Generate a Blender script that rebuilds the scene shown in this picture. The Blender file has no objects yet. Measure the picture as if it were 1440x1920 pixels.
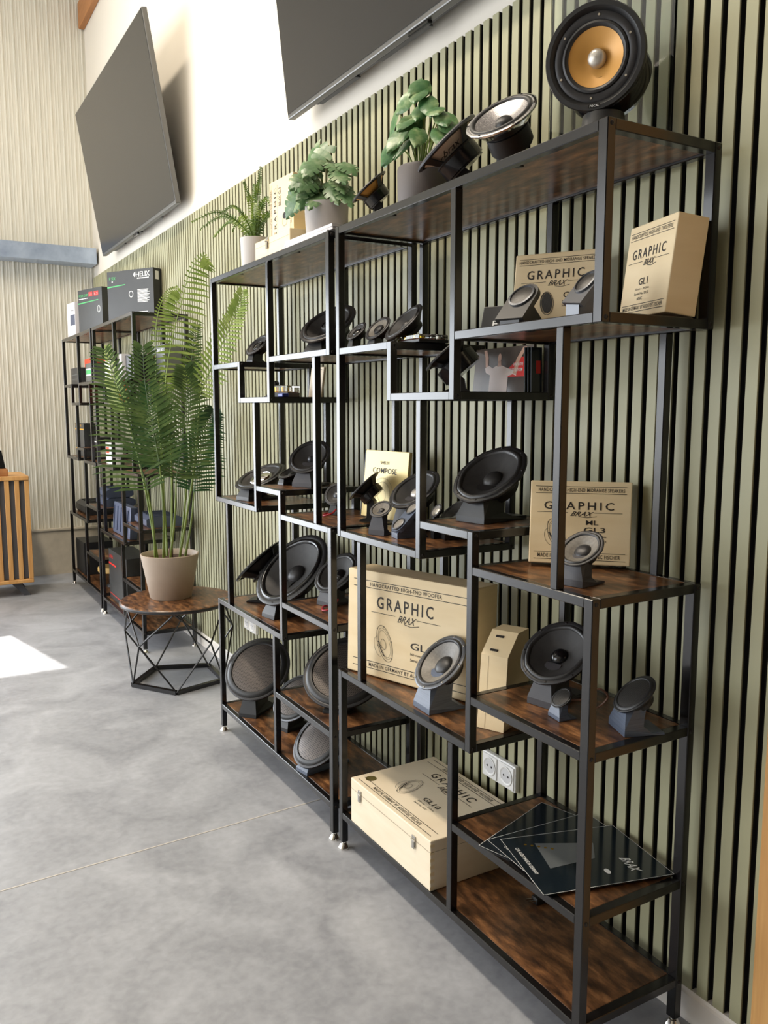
import bpy, bmesh, math, random
from mathutils import Vector, Matrix
random.seed(7)
SC = bpy.context.scene
COL = SC.collection

# ---------------------------------------------------------------- camera
cam_d = bpy.data.cameras.new('camera'); cam = bpy.data.objects.new('camera', cam_d); COL.objects.link(cam)
cam_d.sensor_fit = 'VERTICAL'; cam_d.sensor_height = 36.0; cam_d.lens = 1557.73 / 1920 * 36
cam_d.clip_start = 0.02
yaw, pitch = 0.5278, -0.1247
fw = Vector((math.sin(yaw) * math.cos(pitch), math.cos(yaw) * math.cos(pitch), math.sin(pitch)))
rt = Vector((math.cos(yaw), -math.sin(yaw), 0)); up = rt.cross(fw)
cam.matrix_world = Matrix(((rt.x, up.x, -fw.x, -1.0696), (rt.y, up.y, -fw.y, -1.0834), (rt.z, up.z, -fw.z, 1.31), (0, 0, 0, 1)))
SC.camera = cam

# ---------------------------------------------------------------- light
SC.view_settings.view_transform = 'Standard'; SC.view_settings.look = 'None'
SC.view_settings.gamma = 1.0; SC.view_settings.use_curve_mapping = False
SC.view_settings.exposure = -0.05
SC.cycles.use_denoising = True
world = bpy.data.worlds.new('world'); SC.world = world; world.use_nodes = True
world.node_tree.nodes['Background'].inputs[0].default_value = (0.80, 0.88, 1.0, 1)
world.node_tree.nodes['Background'].inputs[1].default_value = 1.0

def area(name, loc, direction, sx, sy, power, col):
    d = bpy.data.lights.new(name, 'AREA'); d.shape = 'RECTANGLE'; d.size = sx; d.size_y = sy
    d.energy = power; d.color = col
    o = bpy.data.objects.new(name, d); COL.objects.link(o); o.location = loc
    o.rotation_euler = Vector(direction).to_track_quat('-Z', 'Y').to_euler()
    return o
# daylight entering through the glazed gate in the end wall and the windows of the opposite wall
area('gate_daylight', (-2.75, 5.80, 1.16), (0, -1, 0), 3.5, 2.2, 230, (0.90, 0.95, 1.0))
area('window_daylight', (-4.9, 3.1, 2.0), (1, 0, 0), 4.4, 2.6, 185, (0.93, 0.965, 1.0))
area('ceiling_lamp_near', (-1.3, 1.2, 4.6), (0, 0, -1), 0.3, 2.0, 74, (1.0, 0.88, 0.72))
area('ceiling_lamp_far', (-1.3, 2.9, 4.6), (0, 0, -1), 0.3, 2.0, 86, (1.0, 0.88, 0.72))
sun_d = bpy.data.lights.new('sun', 'SUN'); sun_d.energy = 9.0; sun_d.angle = 0.009; sun_d.color = (1.0, 0.96, 0.9)
sun = bpy.data.objects.new('sun', sun_d); COL.objects.link(sun); sun.location = (-3, 9, 6)
sun.rotation_euler = Vector((0.2181, -0.976, -0.80)).to_track_quat('-Z', 'Y').to_euler()

# ---------------------------------------------------------------- materials
def lin(c):
    return tuple((v / 255 / 12.92) if v / 255 <= 0.04045 else ((v / 255 + 0.055) / 1.055) ** 2.4 for v in c)
MATS = {}
def mat(name, rgb, rough=0.5, metal=0.0, spec=0.5, noise=None, scale=(1, 1, 1), nscale=20, bump=0.0, detail=4, coat=0.0, trans=0.0, sub=None):
    """Procedural principled material; noise = second colour mixed in by a noise field in world space."""
    m = bpy.data.materials.new(name); m.use_nodes = True; MATS[name] = m
    nt = m.node_tree; b = nt.nodes['Principled BSDF']
    c = (*lin(rgb), 1)
    b.inputs['Base Color'].default_value = c; b.inputs['Roughness'].default_value = rough
    b.inputs['Metallic'].default_value = metal; b.inputs['Specular IOR Level'].default_value = spec
    b.inputs['Coat Weight'].default_value = coat
    b.inputs['Transmission Weight'].default_value = trans
    if noise or bump:
        g = nt.nodes.new('ShaderNodeNewGeometry'); mp = nt.nodes.new('ShaderNodeMapping'); mp.inputs['Scale'].default_value = scale
        n = nt.nodes.new('ShaderNodeTexNoise'); n.inputs['Scale'].default_value = nscale; n.inputs['Detail'].default_value = detail
        n.inputs['Roughness'].default_value = 0.62
        nt.links.new(g.outputs['Position'], mp.inputs[0]); nt.links.new(mp.outputs[0], n.inputs['Vector'])
        if noise:
            r = nt.nodes.new('ShaderNodeValToRGB'); nt.links.new(n.outputs['Fac'], r.inputs[0])
            cols = noise if isinstance(noise[0], (tuple, list)) else [noise]
            r.color_ramp.elements[0].position = 0.32; r.color_ramp.elements[0].color = c
            r.color_ramp.elements[1].position = 0.70; r.color_ramp.elements[1].color = (*lin(cols[-1]), 1)
            for k, cc in enumerate(cols[:-1]):
                e = r.color_ramp.elements.new(0.32 + 0.38 * (k + 1) / len(cols)); e.color = (*lin(cc), 1)
            nt.links.new(r.outputs[0], b.inputs['Base Color'])
        if bump:
            bp = nt.nodes.new('ShaderNodeBump'); bp.inputs['Strength'].default_value = bump; bp.inputs['Distance'].default_value = 0.004
            nt.links.new(n.outputs['Fac'], bp.inputs['Height']); nt.links.new(bp.outputs[0], b.inputs['Normal'])
    return m

M_slat = mat('sage_slat_paint', (163, 160, 127), 0.5, noise=(155, 153, 124), nscale=3)
M_felt = mat('black_felt', (20, 19, 18), 0.95)
M_white = mat('white_wall_paint', (220, 213, 200), 0.8)
M_base = mat('white_baseboard', (226, 220, 212), 0.45)
M_panel = mat('corrugated_panel', (212, 207, 192), 0.5, noise=(202, 199, 186), scale=(14, 1, .6), nscale=3)
M_dark = mat('dark_brown_cladding', (58, 50, 44), 0.7)
M_plinth = mat('concrete_plinth', (204, 194, 176), 0.8, noise=(186, 177, 160), nscale=12)
M_steel = mat('galvanised_steel', (176, 190, 208), 0.35, 0.35, noise=(140, 154, 176), nscale=6)
M_rafter = mat('oiled_rafter', (176, 120, 70), 0.6, noise=(150, 98, 54), scale=(1, .1, 1), nscale=20)
M_oak = mat('oak_trim', (206, 158, 96), 0.5, noise=(184, 132, 74), scale=(8, 8, .5), nscale=6)
M_tube = mat('black_powder_coat', (20, 18, 18), 0.22, 0.0, 0.6)
M_rust = mat('rustic_board', (42, 27, 18), 0.30, noise=[(80, 53, 34), (118, 80, 50), (158, 112, 72)], scale=(7, 2.2, 3), nscale=6.5, detail=12, bump=0.10)
M_foot = mat('chrome_foot', (225, 222, 215), 0.14, 1.0)
M_bolt = mat('dark_bolt', (46, 42, 40), 0.35, 0.6)
M_tv = mat('television_plastic', (40, 40, 42), 0.4)
M_tvedge = mat('television_grey_edge', (96, 95, 92), 0.35, 0.3)
M_screen = mat('television_glass', (32, 31, 32), 0.22, 0, 0.5)
M_ply = mat('birch_plywood', (239, 218, 178), 0.5, noise=(230, 206, 162), scale=(1, 1, 6), nscale=3, detail=3)
M_plyl = mat('pale_birch', (238, 224, 198), 0.5, noise=(230, 213, 184), scale=(1, 1, 6), nscale=4, detail=3)
M_ink = mat('printed_ink', (40, 32, 24), 0.6)
M_inkl = mat('brown_ink_line', (96, 74, 48), 0.6)
M_seal = mat('olive_seal', (92, 82, 40), 0.5)
M_nickel = mat('nickel_clasp', (196, 192, 184), 0.22, 1.0)
M_blk = mat('black_plastic', (24, 24, 25), 0.42)
M_blkg = mat('gloss_black', (18, 18, 20), 0.16)
M_rub = mat('rubber_surround', (38, 37, 37), 0.42)
M_cone = mat('paper_cone_black', (36, 34, 33), 0.6, noise=(46, 43, 41), nscale=60)
M_coneg = mat('grey_fibre_cone', (112, 106, 98), 0.45, noise=(134, 128, 118), nscale=160, detail=8)
M_flg = mat('grey_metal_flange', (92, 94, 98), 0.35, 0.6)
M_flgd = mat('dark_metal_flange', (52, 51, 52), 0.38, 0.4)
M_gold = mat('amber_fibre_cone', (216, 160, 82), 0.36, 0.15)
M_silver = mat('silver_phase_plug', (205, 200, 190), 0.38, 0.6)
M_spark = mat('sparkling_silver_cone', (206, 202, 200), 0.3, 0.55, noise=[(120, 116, 118), (236, 232, 226)], nscale=260, detail=6)
M_chrome = mat('chrome', (214, 212, 210), 0.10, 1.0)
M_print = mat('charcoal_printed_stand', (52, 50, 54), 0.5, noise=(60, 58, 62), scale=(1, 1, 60), nscale=8)
M_bluep = mat('slate_printed_stand', (74, 84, 102), 0.35, noise=(92, 102, 120), scale=(1, 1, 60), nscale=8)
M_cream = mat('cream_cone_back', (220, 204, 182), 0.7)
M_pot = mat('taupe_planter', (166, 148, 130), 0.55, noise=(176, 158, 140), nscale=6)
M_potg = mat('grey_planter', (172, 166, 162), 0.6, noise=(160, 154, 150), nscale=9)
M_potw = mat('pale_grey_planter', (196, 192, 188), 0.6)
M_potd = mat('ribbed_anthracite_planter', (92, 86, 84), 0.55)
M_soil = mat('soil', (58, 40, 28), 0.95, noise=(90, 60, 42), nscale=90, bump=.5)
M_stem = mat('palm_stem', (128, 142, 62), 0.45, noise=(92, 112, 44), nscale=14)
M_gold_panel = mat('brushed_gold_panel', (226, 204, 140), 0.35, 0.25)
M_paper = mat('white_paper', (236, 230, 226), 0.6)
M_socket = mat('white_socket', (232, 232, 230), 0.3)
M_sockin = mat('socket_recess', (205, 206, 208), 0.35)
M_red = mat('signal_red', (206, 42, 34), 0.4)
M_orange = mat('orange_carton', (222, 76, 38), 0.5)
M_cartk = mat('dark_carton', (48, 48, 48), 0.35, noise=(60, 61, 60), nscale=3)
M_cartg = mat('grey_carton', (92, 94, 90), 0.35)
M_cartw = mat('white_carton', (222, 220, 222), 0.4)
M_green = mat('green_print', (70, 170, 96), 0.4)
M_pale = mat('white_print', (232, 232, 228), 0.5)
M_amp = mat('slate_blue_amplifier', (86, 94, 116), 0.35, 0.35)
M_bro = mat('glossy_dark_brochure', (24, 32, 38), 0.12, 0, 0.6, noise=(30, 38, 44), nscale=4)
M_brog = mat('brochure_grey_print', (96, 100, 102), 0.15)
M_brass = mat('brass', (214, 172, 60), 0.25, 0.9)
M_skin = mat('printed_skin_tone', (196, 156, 134), 0.5)
M_shirt = mat('printed_shirt_white', (224, 208, 200), 0.5)
M_photo = mat('printed_photo_backdrop', (96, 86, 78), 0.25, noise=(70, 64, 60), nscale=8)
M_cable = mat('copper_sheath', (120, 88, 72), 0.4)
M_redcab = mat('red_cable', (150, 26, 40), 0.4)
M_clear = mat('clear_acrylic', (245, 250, 250), 0.03, trans=1.0)
M_clear.node_tree.nodes['Principled BSDF'].inputs['IOR'].default_value = 1.45
M_ltwood = mat('beech_disc', (206, 168, 100), 0.5)
M_cabg = mat('graphite_cabinet', (74, 74, 78), 0.55)
M_joint = mat('floor_joint_filler', (196, 190, 180), 0.7)
M_amb = mat('amber_print', (206, 150, 40), 0.4)
M_pcb = mat('crossover_board', (160, 60, 48), 0.5, noise=(60, 40, 34), nscale=120)
M_blue = mat('blue_plastic', (40, 60, 150), 0.4)

def leafmat(name, a, b, c, ns):
    m = mat(name, a, 0.33, noise=[b, c], nscale=ns, detail=3); p = m.node_tree.nodes['Principled BSDF']
    p.inputs['Subsurface Weight'].default_value = 0.0
    return m
M_palm = leafmat('palm_leaf', (58, 82, 44), (76, 100, 54), (104, 124, 70), 9)
M_palml = leafmat('young_palm_leaf', (112, 138, 62), (134, 156, 78), (156, 172, 98), 9)
M_palmd = leafmat('deep_palm_leaf', (34, 66, 38), (48, 82, 46), (66, 98, 54), 9)
M_mon = leafmat('monstera_leaf', (66, 104, 58), (94, 126, 82), (150, 164, 128), 22)
M_poth = leafmat('pothos_leaf', (52, 100, 56), (86, 124, 74), (150, 168, 120), 20)
M_fern = leafmat('fern_leaf', (54, 84, 34), (88, 116, 40), (140, 160, 58), 14)

# perforated metal: fine dots by voronoi distance
def meshmat(name, rgb, hole, sc):
    m = mat(name, rgb, 0.4, 0.5); nt = m.node_tree; b = nt.nodes['Principled BSDF']
    g = nt.nodes.new('ShaderNodeTexCoord'); v = nt.nodes.new('ShaderNodeTexVoronoi'); v.inputs['Scale'].default_value = sc
    v.inputs['Randomness'].default_value = 0.0
    r = nt.nodes.new('ShaderNodeValToRGB'); r.color_ramp.elements[0].position = 0.36; r.color_ramp.elements[1].position = 0.46
    r.color_ramp.elements[0].color = (*lin(hole), 1); r.color_ramp.elements[1].color = (*lin(rgb), 1)
    nt.links.new(g.outputs['Object'], v.inputs['Vector']); nt.links.new(v.outputs['Distance'], r.inputs[0]); nt.links.new(r.outputs[0], b.inputs['Base Color'])
    return m
M_perf = meshmat('perforated_grille', (92, 84, 79), (24, 22, 21), 230)
M_perfd = meshmat('fine_dark_grille', (64, 62, 60), (18, 17, 16), 560)

# floor: polished concrete
M_floor = mat('polished_concrete', (150, 149, 148), 0.42); nt = M_floor.node_tree; b = nt.nodes['Principled BSDF']
g = nt.nodes.new('ShaderNodeNewGeometry')
def fnoise(s, d, dist=0.0):
    n = nt.nodes.new('ShaderNodeTexNoise'); n.inputs['Scale'].default_value = s; n.inputs['Detail'].default_value = d; n.inputs['Distortion'].default_value = dist
    nt.links.new(g.outputs['Position'], n.inputs['Vector']); return n
n1 = fnoise(3.2, 14, 1.1); n2 = fnoise(40, 10, 0.3)
mx = nt.nodes.new('ShaderNodeMath'); mx.operation = 'MULTIPLY_ADD'; mx.inputs[1].default_value = 0.42
nt.links.new(n2.outputs['Fac'], mx.inputs[0]); nt.links.new(n1.outputs['Fac'], mx.inputs[2])
r = nt.nodes.new('ShaderNodeValToRGB'); r.color_ramp.elements[0].position = 0.46; r.color_ramp.elements[1].position = 0.98
r.color_ramp.elements[0].color = (*lin((134, 136, 141)), 1); r.color_ramp.elements[1].color = (*lin((178, 180, 185)), 1)
nt.links.new(mx.outputs[0], r.inputs[0]); nt.links.new(r.outputs[0], b.inputs['Base Color'])
rr = nt.nodes.new('ShaderNodeMapRange'); rr.inputs['To Min'].default_value = 0.28; rr.inputs['To Max'].default_value = 0.55
nt.links.new(n2.outputs['Fac'], rr.inputs[0]); nt.links.new(rr.outputs[0], b.inputs['Roughness'])

# ---------------------------------------------------------------- mesh helpers
class MB:
    """collects simple shapes; build() links them as one mesh object"""
    def __init__(s): s.v = []; s.f = []
    def add(s, vs, fs):
        k = len(s.v); s.v += [Vector(p) for p in vs]; s.f += [tuple(i + k for i in f) for f in fs]; return s
    def box(s, a, b):
        x0, y0, z0 = a; x1, y1, z1 = b
        return s.add([(x0,y0,z0),(x1,y0,z0),(x1,y1,z0),(x0,y1,z0),(x0,y0,z1),(x1,y0,z1),(x1,y1,z1),(x0,y1,z1)],
                     [(0,3,2,1),(4,5,6,7),(0,1,5,4),(1,2,6,5),(2,3,7,6),(3,0,4,7)])
    def bbox(s, a, b, bev=0.0015, seg=1):
        bm = bmesh.new(); x0, y0, z0 = a; x1, y1, z1 = b
        vs = [bm.verts.new(p) for p in [(x0,y0,z0),(x1,y0,z0),(x1,y1,z0),(x0,y1,z0),(x0,y0,z1),(x1,y0,z1),(x1,y1,z1),(x0,y1,z1)]]
        for f in [(0,3,2,1),(4,5,6,7),(0,1,5,4),(1,2,6,5),(2,3,7,6),(3,0,4,7)]: bm.faces.new([vs[i] for i in f])
        bmesh.ops.bevel(bm, geom=list(bm.edges), offset=bev, segments=seg, affect='EDGES', profile=0.5)
        bm.verts.index_update()
        s.add([v.co.copy() for v in bm.verts], [tuple(v.index for v in f.verts) for f in bm.faces]); bm.free(); return s
    def lathe(s, prof, n=40, c=(0,0,0), axis=(0,0,1), mod=None, xref=None):
        """prof: list of (radius, height)"""
        A = Vector(axis).normalized(); X = Vector(xref) if xref else (Vector((0,0,1)).cross(A) if abs(A.z) < .99 else Vector((1,0,0)))
        X = (X - A * X.dot(A)).normalized(); Y = A.cross(X); c = Vector(c); vs = []; fs = []
        for (r_, h) in prof:
            for i in range(n):
                t = 2 * math.pi * i / n; q = r_ * (mod(t) if mod else 1)
                vs.append(c + X * (q * math.cos(t)) + Y * (q * math.sin(t)) + A * h)
        m = len(prof)
        for j in range(m - 1):
            for i in range(n):
                a = j * n + i; b_ = j * n + (i + 1) % n
                fs.append((a, b_, b_ + n, a + n))
        if prof[0][0] > 1e-6 and prof[0][0] != prof[-1][0] or prof[0] != prof[-1]:
            pass
        return s.add(vs, fs)
    def disc(s, rad, c, axis, n=32, h=0.0, flip=False):
        A = Vector(axis).normalized(); X = Vector((0,0,1)).cross(A) if abs(A.z) < .99 else Vector((1,0,0))
        X.normalize(); Y = A.cross(X); c = Vector(c) + A * h
        vs = [c + X * (rad * math.cos(2*math.pi*i/n)) + Y * (rad * math.sin(2*math.pi*i/n)) for i in range(n)]
        return s.add(vs, [tuple(range(n)) if not flip else tuple(reversed(range(n)))])
    def tube(s, pts, r_, n=8, caps=True):
        pts = [Vector(p) for p in pts]; rs = r_ if isinstance(r_, (list, tuple)) else [r_] * len(pts)
        vs = []; fs = []; prev = None
        for i, p in enumerate(pts):
            d = (pts[min(i + 1, len(pts) - 1)] - pts[max(i - 1, 0)]).normalized()
            if prev is None: X = d.orthogonal().normalized()
            else: X = (prev - d * prev.dot(d)).normalized()
            prev = X; Y = d.cross(X)
            for k in range(n):
                t = 2 * math.pi * k / n + math.pi / n
                vs.append(p + (X * math.cos(t) + Y * math.sin(t)) * rs[i])
        for i in range(len(pts) - 1):
            for k in range(n):
                a = i * n + k; b_ = i * n + (k + 1) % n; fs.append((a, b_, b_ + n, a + n))
        if caps: fs.append(tuple(reversed(range(n)))); fs.append(tuple(range((len(pts) - 1) * n, len(pts) * n)))
        return s.add(vs, fs)
    def prism(s, poly, d0, d1, M=None):
        """poly in (a, b); extruded along third axis from d0 to d1; M maps (a, b, d) to world"""
        n = len(poly); vs = [(a, b_, d0) for a, b_ in poly] + [(a, b_, d1) for a, b_ in poly]
        fs = [tuple(reversed(range(n))), tuple(range(n, 2 * n))] + [(i, (i + 1) % n, (i + 1) % n + n, i + n) for i in range(n)]
        return s.add([M @ Vector(v) for v in vs] if M else vs, fs)
    def xf(s, M, start=0):
        for i in range(start, len(s.v)): s.v[i] = M @ s.v[i]
        return s

OFF = {}
def link(o, parent=None):
    COL.objects.link(o)
    if parent is not None: o.parent = parent
    return o
def obj(name, mb, m, parent=None, smooth=False, ang=40, fix=True):
    off = OFF.get(parent.name, Vector((0,0,0))) if parent else Vector((0,0,0))
    me = bpy.data.meshes.new(name); me.from_pydata([tuple(v - off) for v in mb.v], [], mb.f); me.validate()
    if fix:
        bm = bmesh.new(); bm.from_mesh(me); bmesh.ops.recalc_face_normals(bm, faces=bm.faces); bm.to_mesh(me); bm.free()
    if smooth:
        me.polygons.foreach_set('use_smooth', [True] * len(me.polygons)); me.set_sharp_from_angle(angle=math.radians(ang))
    me.materials.append(m)
    o = bpy.data.objects.new(name, me); link(o, parent); OFF[o.name] = off
    return o
def share(name, me, M, parent):
    """another object on the same mesh data, placed by matrix M (in the parent's space)"""
    o = bpy.data.objects.new(name, me); link(o, parent); o.matrix_local = M; OFF[o.name] = OFF[parent.name]; return o
def tag(o, label, cat, group=None):
    o['label'] = label; o['category'] = cat
    if group: o['group'] = group
    return o
def thing(name, loc, label, cat, group=None):
    o = bpy.data.objects.new(name, None); o.empty_display_size = 0.05; link(o); o.location = loc; OFF[o.name] = Vector(loc)
    return tag(o, label, cat, group)
def struct(name, mb, m, label=None, **k):
    o = obj(name, mb, m, None, **k); o['kind'] = 'structure'
    if label: o['label'] = label
    return o
def frame(o, r, u, n):
    """matrix with columns r, u, n and origin o"""
    r, u, n, o = Vector(r), Vector(u), Vector(n), Vector(o)
    return Matrix(((r.x,u.x,n.x,o.x),(r.y,u.y,n.y,o.y),(r.z,u.z,n.z,o.z),(0,0,0,1)))

# flat print: text, rules and rings in face coordinates
TXT = {}
def textmesh(s, shear=0.0, space=1.0, bold=0.007):
    k = (s, shear, space, bold)
    if k not in TXT:
        cu = bpy.data.curves.new('txt', 'FONT'); cu.body = s; cu.size = 1.0; cu.resolution_u = 2; cu.offset = bold; cu.shear = shear; cu.space_character = space
        ob = bpy.data.objects.new('txt', cu); me = ob.to_mesh()
        vs = [v.co.copy() for v in me.vertices]; fs = [tuple(p.vertices) for p in me.polygons]
        ob.to_mesh_clear(); bpy.data.objects.remove(ob); bpy.data.curves.remove(cu)
        x0 = min(v.x for v in vs); x1 = max(v.x for v in vs); y0 = min(v.y for v in vs); y1 = max(v.y for v in vs)
        TXT[k] = ([((v.x - x0) / (x1 - x0), (v.y - y0) / (y1 - y0)) for v in vs], fs, (x1 - x0) / max(y1 - y0, 1e-6))
    return TXT[k]
class Print:
    def __init__(s): s.v = []; s.f = []
    def add(s, vs, fs):
        k = len(s.v); s.v += vs; s.f += [tuple(i + k for i in f) for f in fs]
    def text(s, t, x0, y0, x1, y1, shear=0.0, space=1.0):
        """text stretched into the rectangle"""
        vs, fs, _ = textmesh(t, shear, space); s.add([(x0 + a * (x1 - x0), y0 + b_ * (y1 - y0)) for a, b_ in vs], fs)
    def rect(s, x0, y0, x1, y1): s.add([(x0,y0),(x1,y0),(x1,y1),(x0,y1)], [(0,1,2,3)])
    def poly(s, pts): s.add(list(pts), [tuple(range(len(pts)))])
    def line(s, pts, w):
        for (a, b_) in zip(pts, pts[1:]):
            d = Vector((b_[0]-a[0], b_[1]-a[1])); 
            if d.length < 1e-7: continue
            d.normalize(); n = Vector((-d.y, d.x)) * w / 2
            s.add([(a[0]-n.x,a[1]-n.y),(b_[0]-n.x,b_[1]-n.y),(b_[0]+n.x,b_[1]+n.y),(a[0]+n.x,a[1]+n.y)], [(0,1,2,3)])
    def ring(s, cx, cy, rx, ry, w, rot=0.0, n=28, a0=0, a1=2*math.pi):
        pts = [(cx + rx*math.cos(t)*math.cos(rot) - ry*math.sin(t)*math.sin(rot), cy + rx*math.cos(t)*math.sin(rot) + ry*math.sin(t)*math.cos(rot)) for t in [a0 + (a1-a0)*i/n for i in range(n+1)]]
        s.line(pts, w)
    def disc(s, cx, cy, rx, ry, rot=0.0, n=24):
        s.poly([(cx + rx*math.cos(t)*math.cos(rot) - ry*math.sin(t)*math.sin(rot), cy + rx*math.cos(t)*math.sin(rot) + ry*math.sin(t)*math.cos(rot)) for t in [2*math.pi*i/n for i in range(n)]])
    def build(s, name, M, m, parent, lift=0.0007):
        mb = MB(); mb.add([M @ Vector((x, y, lift)) for x, y in s.v], s.f); return obj(name, mb, m, parent, fix=False)

# ================================================================ THE SETTING
XW = 0.3440            # plane of the painted wall behind the slats
YE = 5.86             # end wall
ZC = 4.75
struct('floor', MB().box((-5.0, -4.0, -0.12), (XW + .1, YE + .1, 0.0)), M_floor, 'grey polished concrete floor')
fl = bpy.data.objects['floor']
jm = MB().prism([(-5.0, 1.091), (XW, 1.332), (XW, 1.3365), (-5.0, 1.0955)], 0.0002, 0.0008)
obj('expansion_joint', jm, M_joint, fl)
struct('wall_right', MB().box((XW, -4.0, 0), (XW + .12, YE + .1, ZC)), M_white, 'white painted wall above the slat cladding')
wr = bpy.data.objects['wall_right']
obj('felt_backing', MB().box((XW - .003, -0.16, 0.069), (XW - .0005, YE - .002, 2.316)), M_felt, wr)
SLW, SLP, SLX = 0.0262, 0.0402, 0.325
smesh = None
k = 0; y = -0.1585
while y + SLW < YE - .01:
    if smesh is None:
        # sage veneer lip wrapped round a black core
        o = obj('slat', MB().bbox((SLX, 0, 0.0702), (SLX + .0045, SLW, 2.3155), 0.0006).box((SLX + .0044, .0003, 0.0705), (XW - .003, SLW - .0003, 2.3150)), M_slat, wr); smesh = o.data; o.location = (0, y, 0)
        smesh.materials.append(M_felt)
        for p_ in smesh.polygons:
            if p_.center.x > SLX + .0046: p_.material_index = 1
    else:
        share('slat', smesh, Matrix.Translation((0, y, 0)), wr)
    y += SLP
struct('baseboard_right', MB().prism([(0.319, 0), (XW - .0005, 0), (XW - .0005, 0.070), (0.326, 0.070), (0.323, 0.064), (0.319, 0.060)], -0.16, YE - .002,
       Matrix(((1,0,0,0),(0,0,1,0),(0,1,0,0),(0,0,0,1)))), M_base, 'white baseboard under the slat cladding')
struct('trim_1', MB().bbox((0.292, -0.36, 0.0), (XW - .0005, -0.1605, 2.25), .004), M_oak, 'oak door frame at the right edge')
# end wall: corrugated panel with trapezoid ribs on a concrete plinth
def corrugated(x0, x1, z0, z1):
    mb = MB(); prof = []; x = x0
    while x < x1 - .001:
        for dx, dy in ((0, 0), (.014, 0), (.018, -.004), (.026, -.004), (.030, 0), (.046, 0), (.049, -.0015), (.053, -.0015), (.056, 0), (.066, 0), (.069, -.0015), (.073, -.0015), (.076, 0)):
            if x + dx <= x1: prof.append((x + dx, YE + dy))
        x += .080
    prof.append((x1, YE)); n = len(prof)
    mb.add([(a, b_, z0) for a, b_ in prof] + [(a, b_, z1) for a, b_ in prof], [(i, i + 1, i + 1 + n, i + n) for i in range(n - 1)])
    return mb
mb = corrugated(-0.98, XW, 0.355, ZC); m2 = corrugated(-5.0, -0.98, 2.26, ZC); mb.add(m2.v, m2.f)
mb.box((-0.98, YE + .006, 0.0), (XW + .1, YE + .16, ZC)); mb.box((-5.0, YE + .006, 2.26), (-0.98, YE + .16, ZC)); mb.box((-5.0, YE, 0), (-4.5, YE + .16, 2.26))
struct('wall_back', mb, M_panel, 'cream corrugated metal end wall', fix=True)
struct('baseboard_back', MB().box((-0.98, YE - .035, 0), (XW - .02, YE + .004, 0.352)).box((-0.98, YE - .05, 0.352), (XW - .02, YE + .004, 0.364)), M_plinth, 'beige concrete plinth at the foot of the end wall')
# galvanised rail across the end wall
mb = MB().prism([(5.66, 2.515), (5.85, 2.515), (5.85, 2.505), (5.67, 2.505), (5.67, 2.408), (5.85, 2.408), (5.85, 2.398), (5.66, 2.398)], -5.0, 0.325, Matrix(((0,0,1,0),(1,0,0,0),(0,1,0,0),(0,0,0,1))))
struct('trim_2', mb, M_steel, 'galvanised steel rail across the end wall')
struct('trim_3', MB().bbox((0.30, -4.0, 4.15), (XW - .0005, YE - .01, 4.33), .004), M_rafter, 'brown timber plate along the top of the white wall')
struct('ceiling', MB().box((-5.0, -4.0, ZC), (XW + .1, YE + .1, ZC + .1)), M_white)
# opposite wall with window band, wall behind the camera
mb = MB().box((-5.12, -4.0, 0), (-5.0, YE, 0.7)).box((-5.12, -4.0, 3.3), (-5.0, YE, ZC)).box((-5.12, -4.0, .7), (-5.0, 0.9, 3.3)).box((-5.12, 5.3, .7), (-5.0, YE, 3.3))
struct('wall_left', mb, M_white)
struct('wall_front', MB().box((-5.0, -4.12, 0), (XW, -4.0, ZC)), M_dark)

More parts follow.
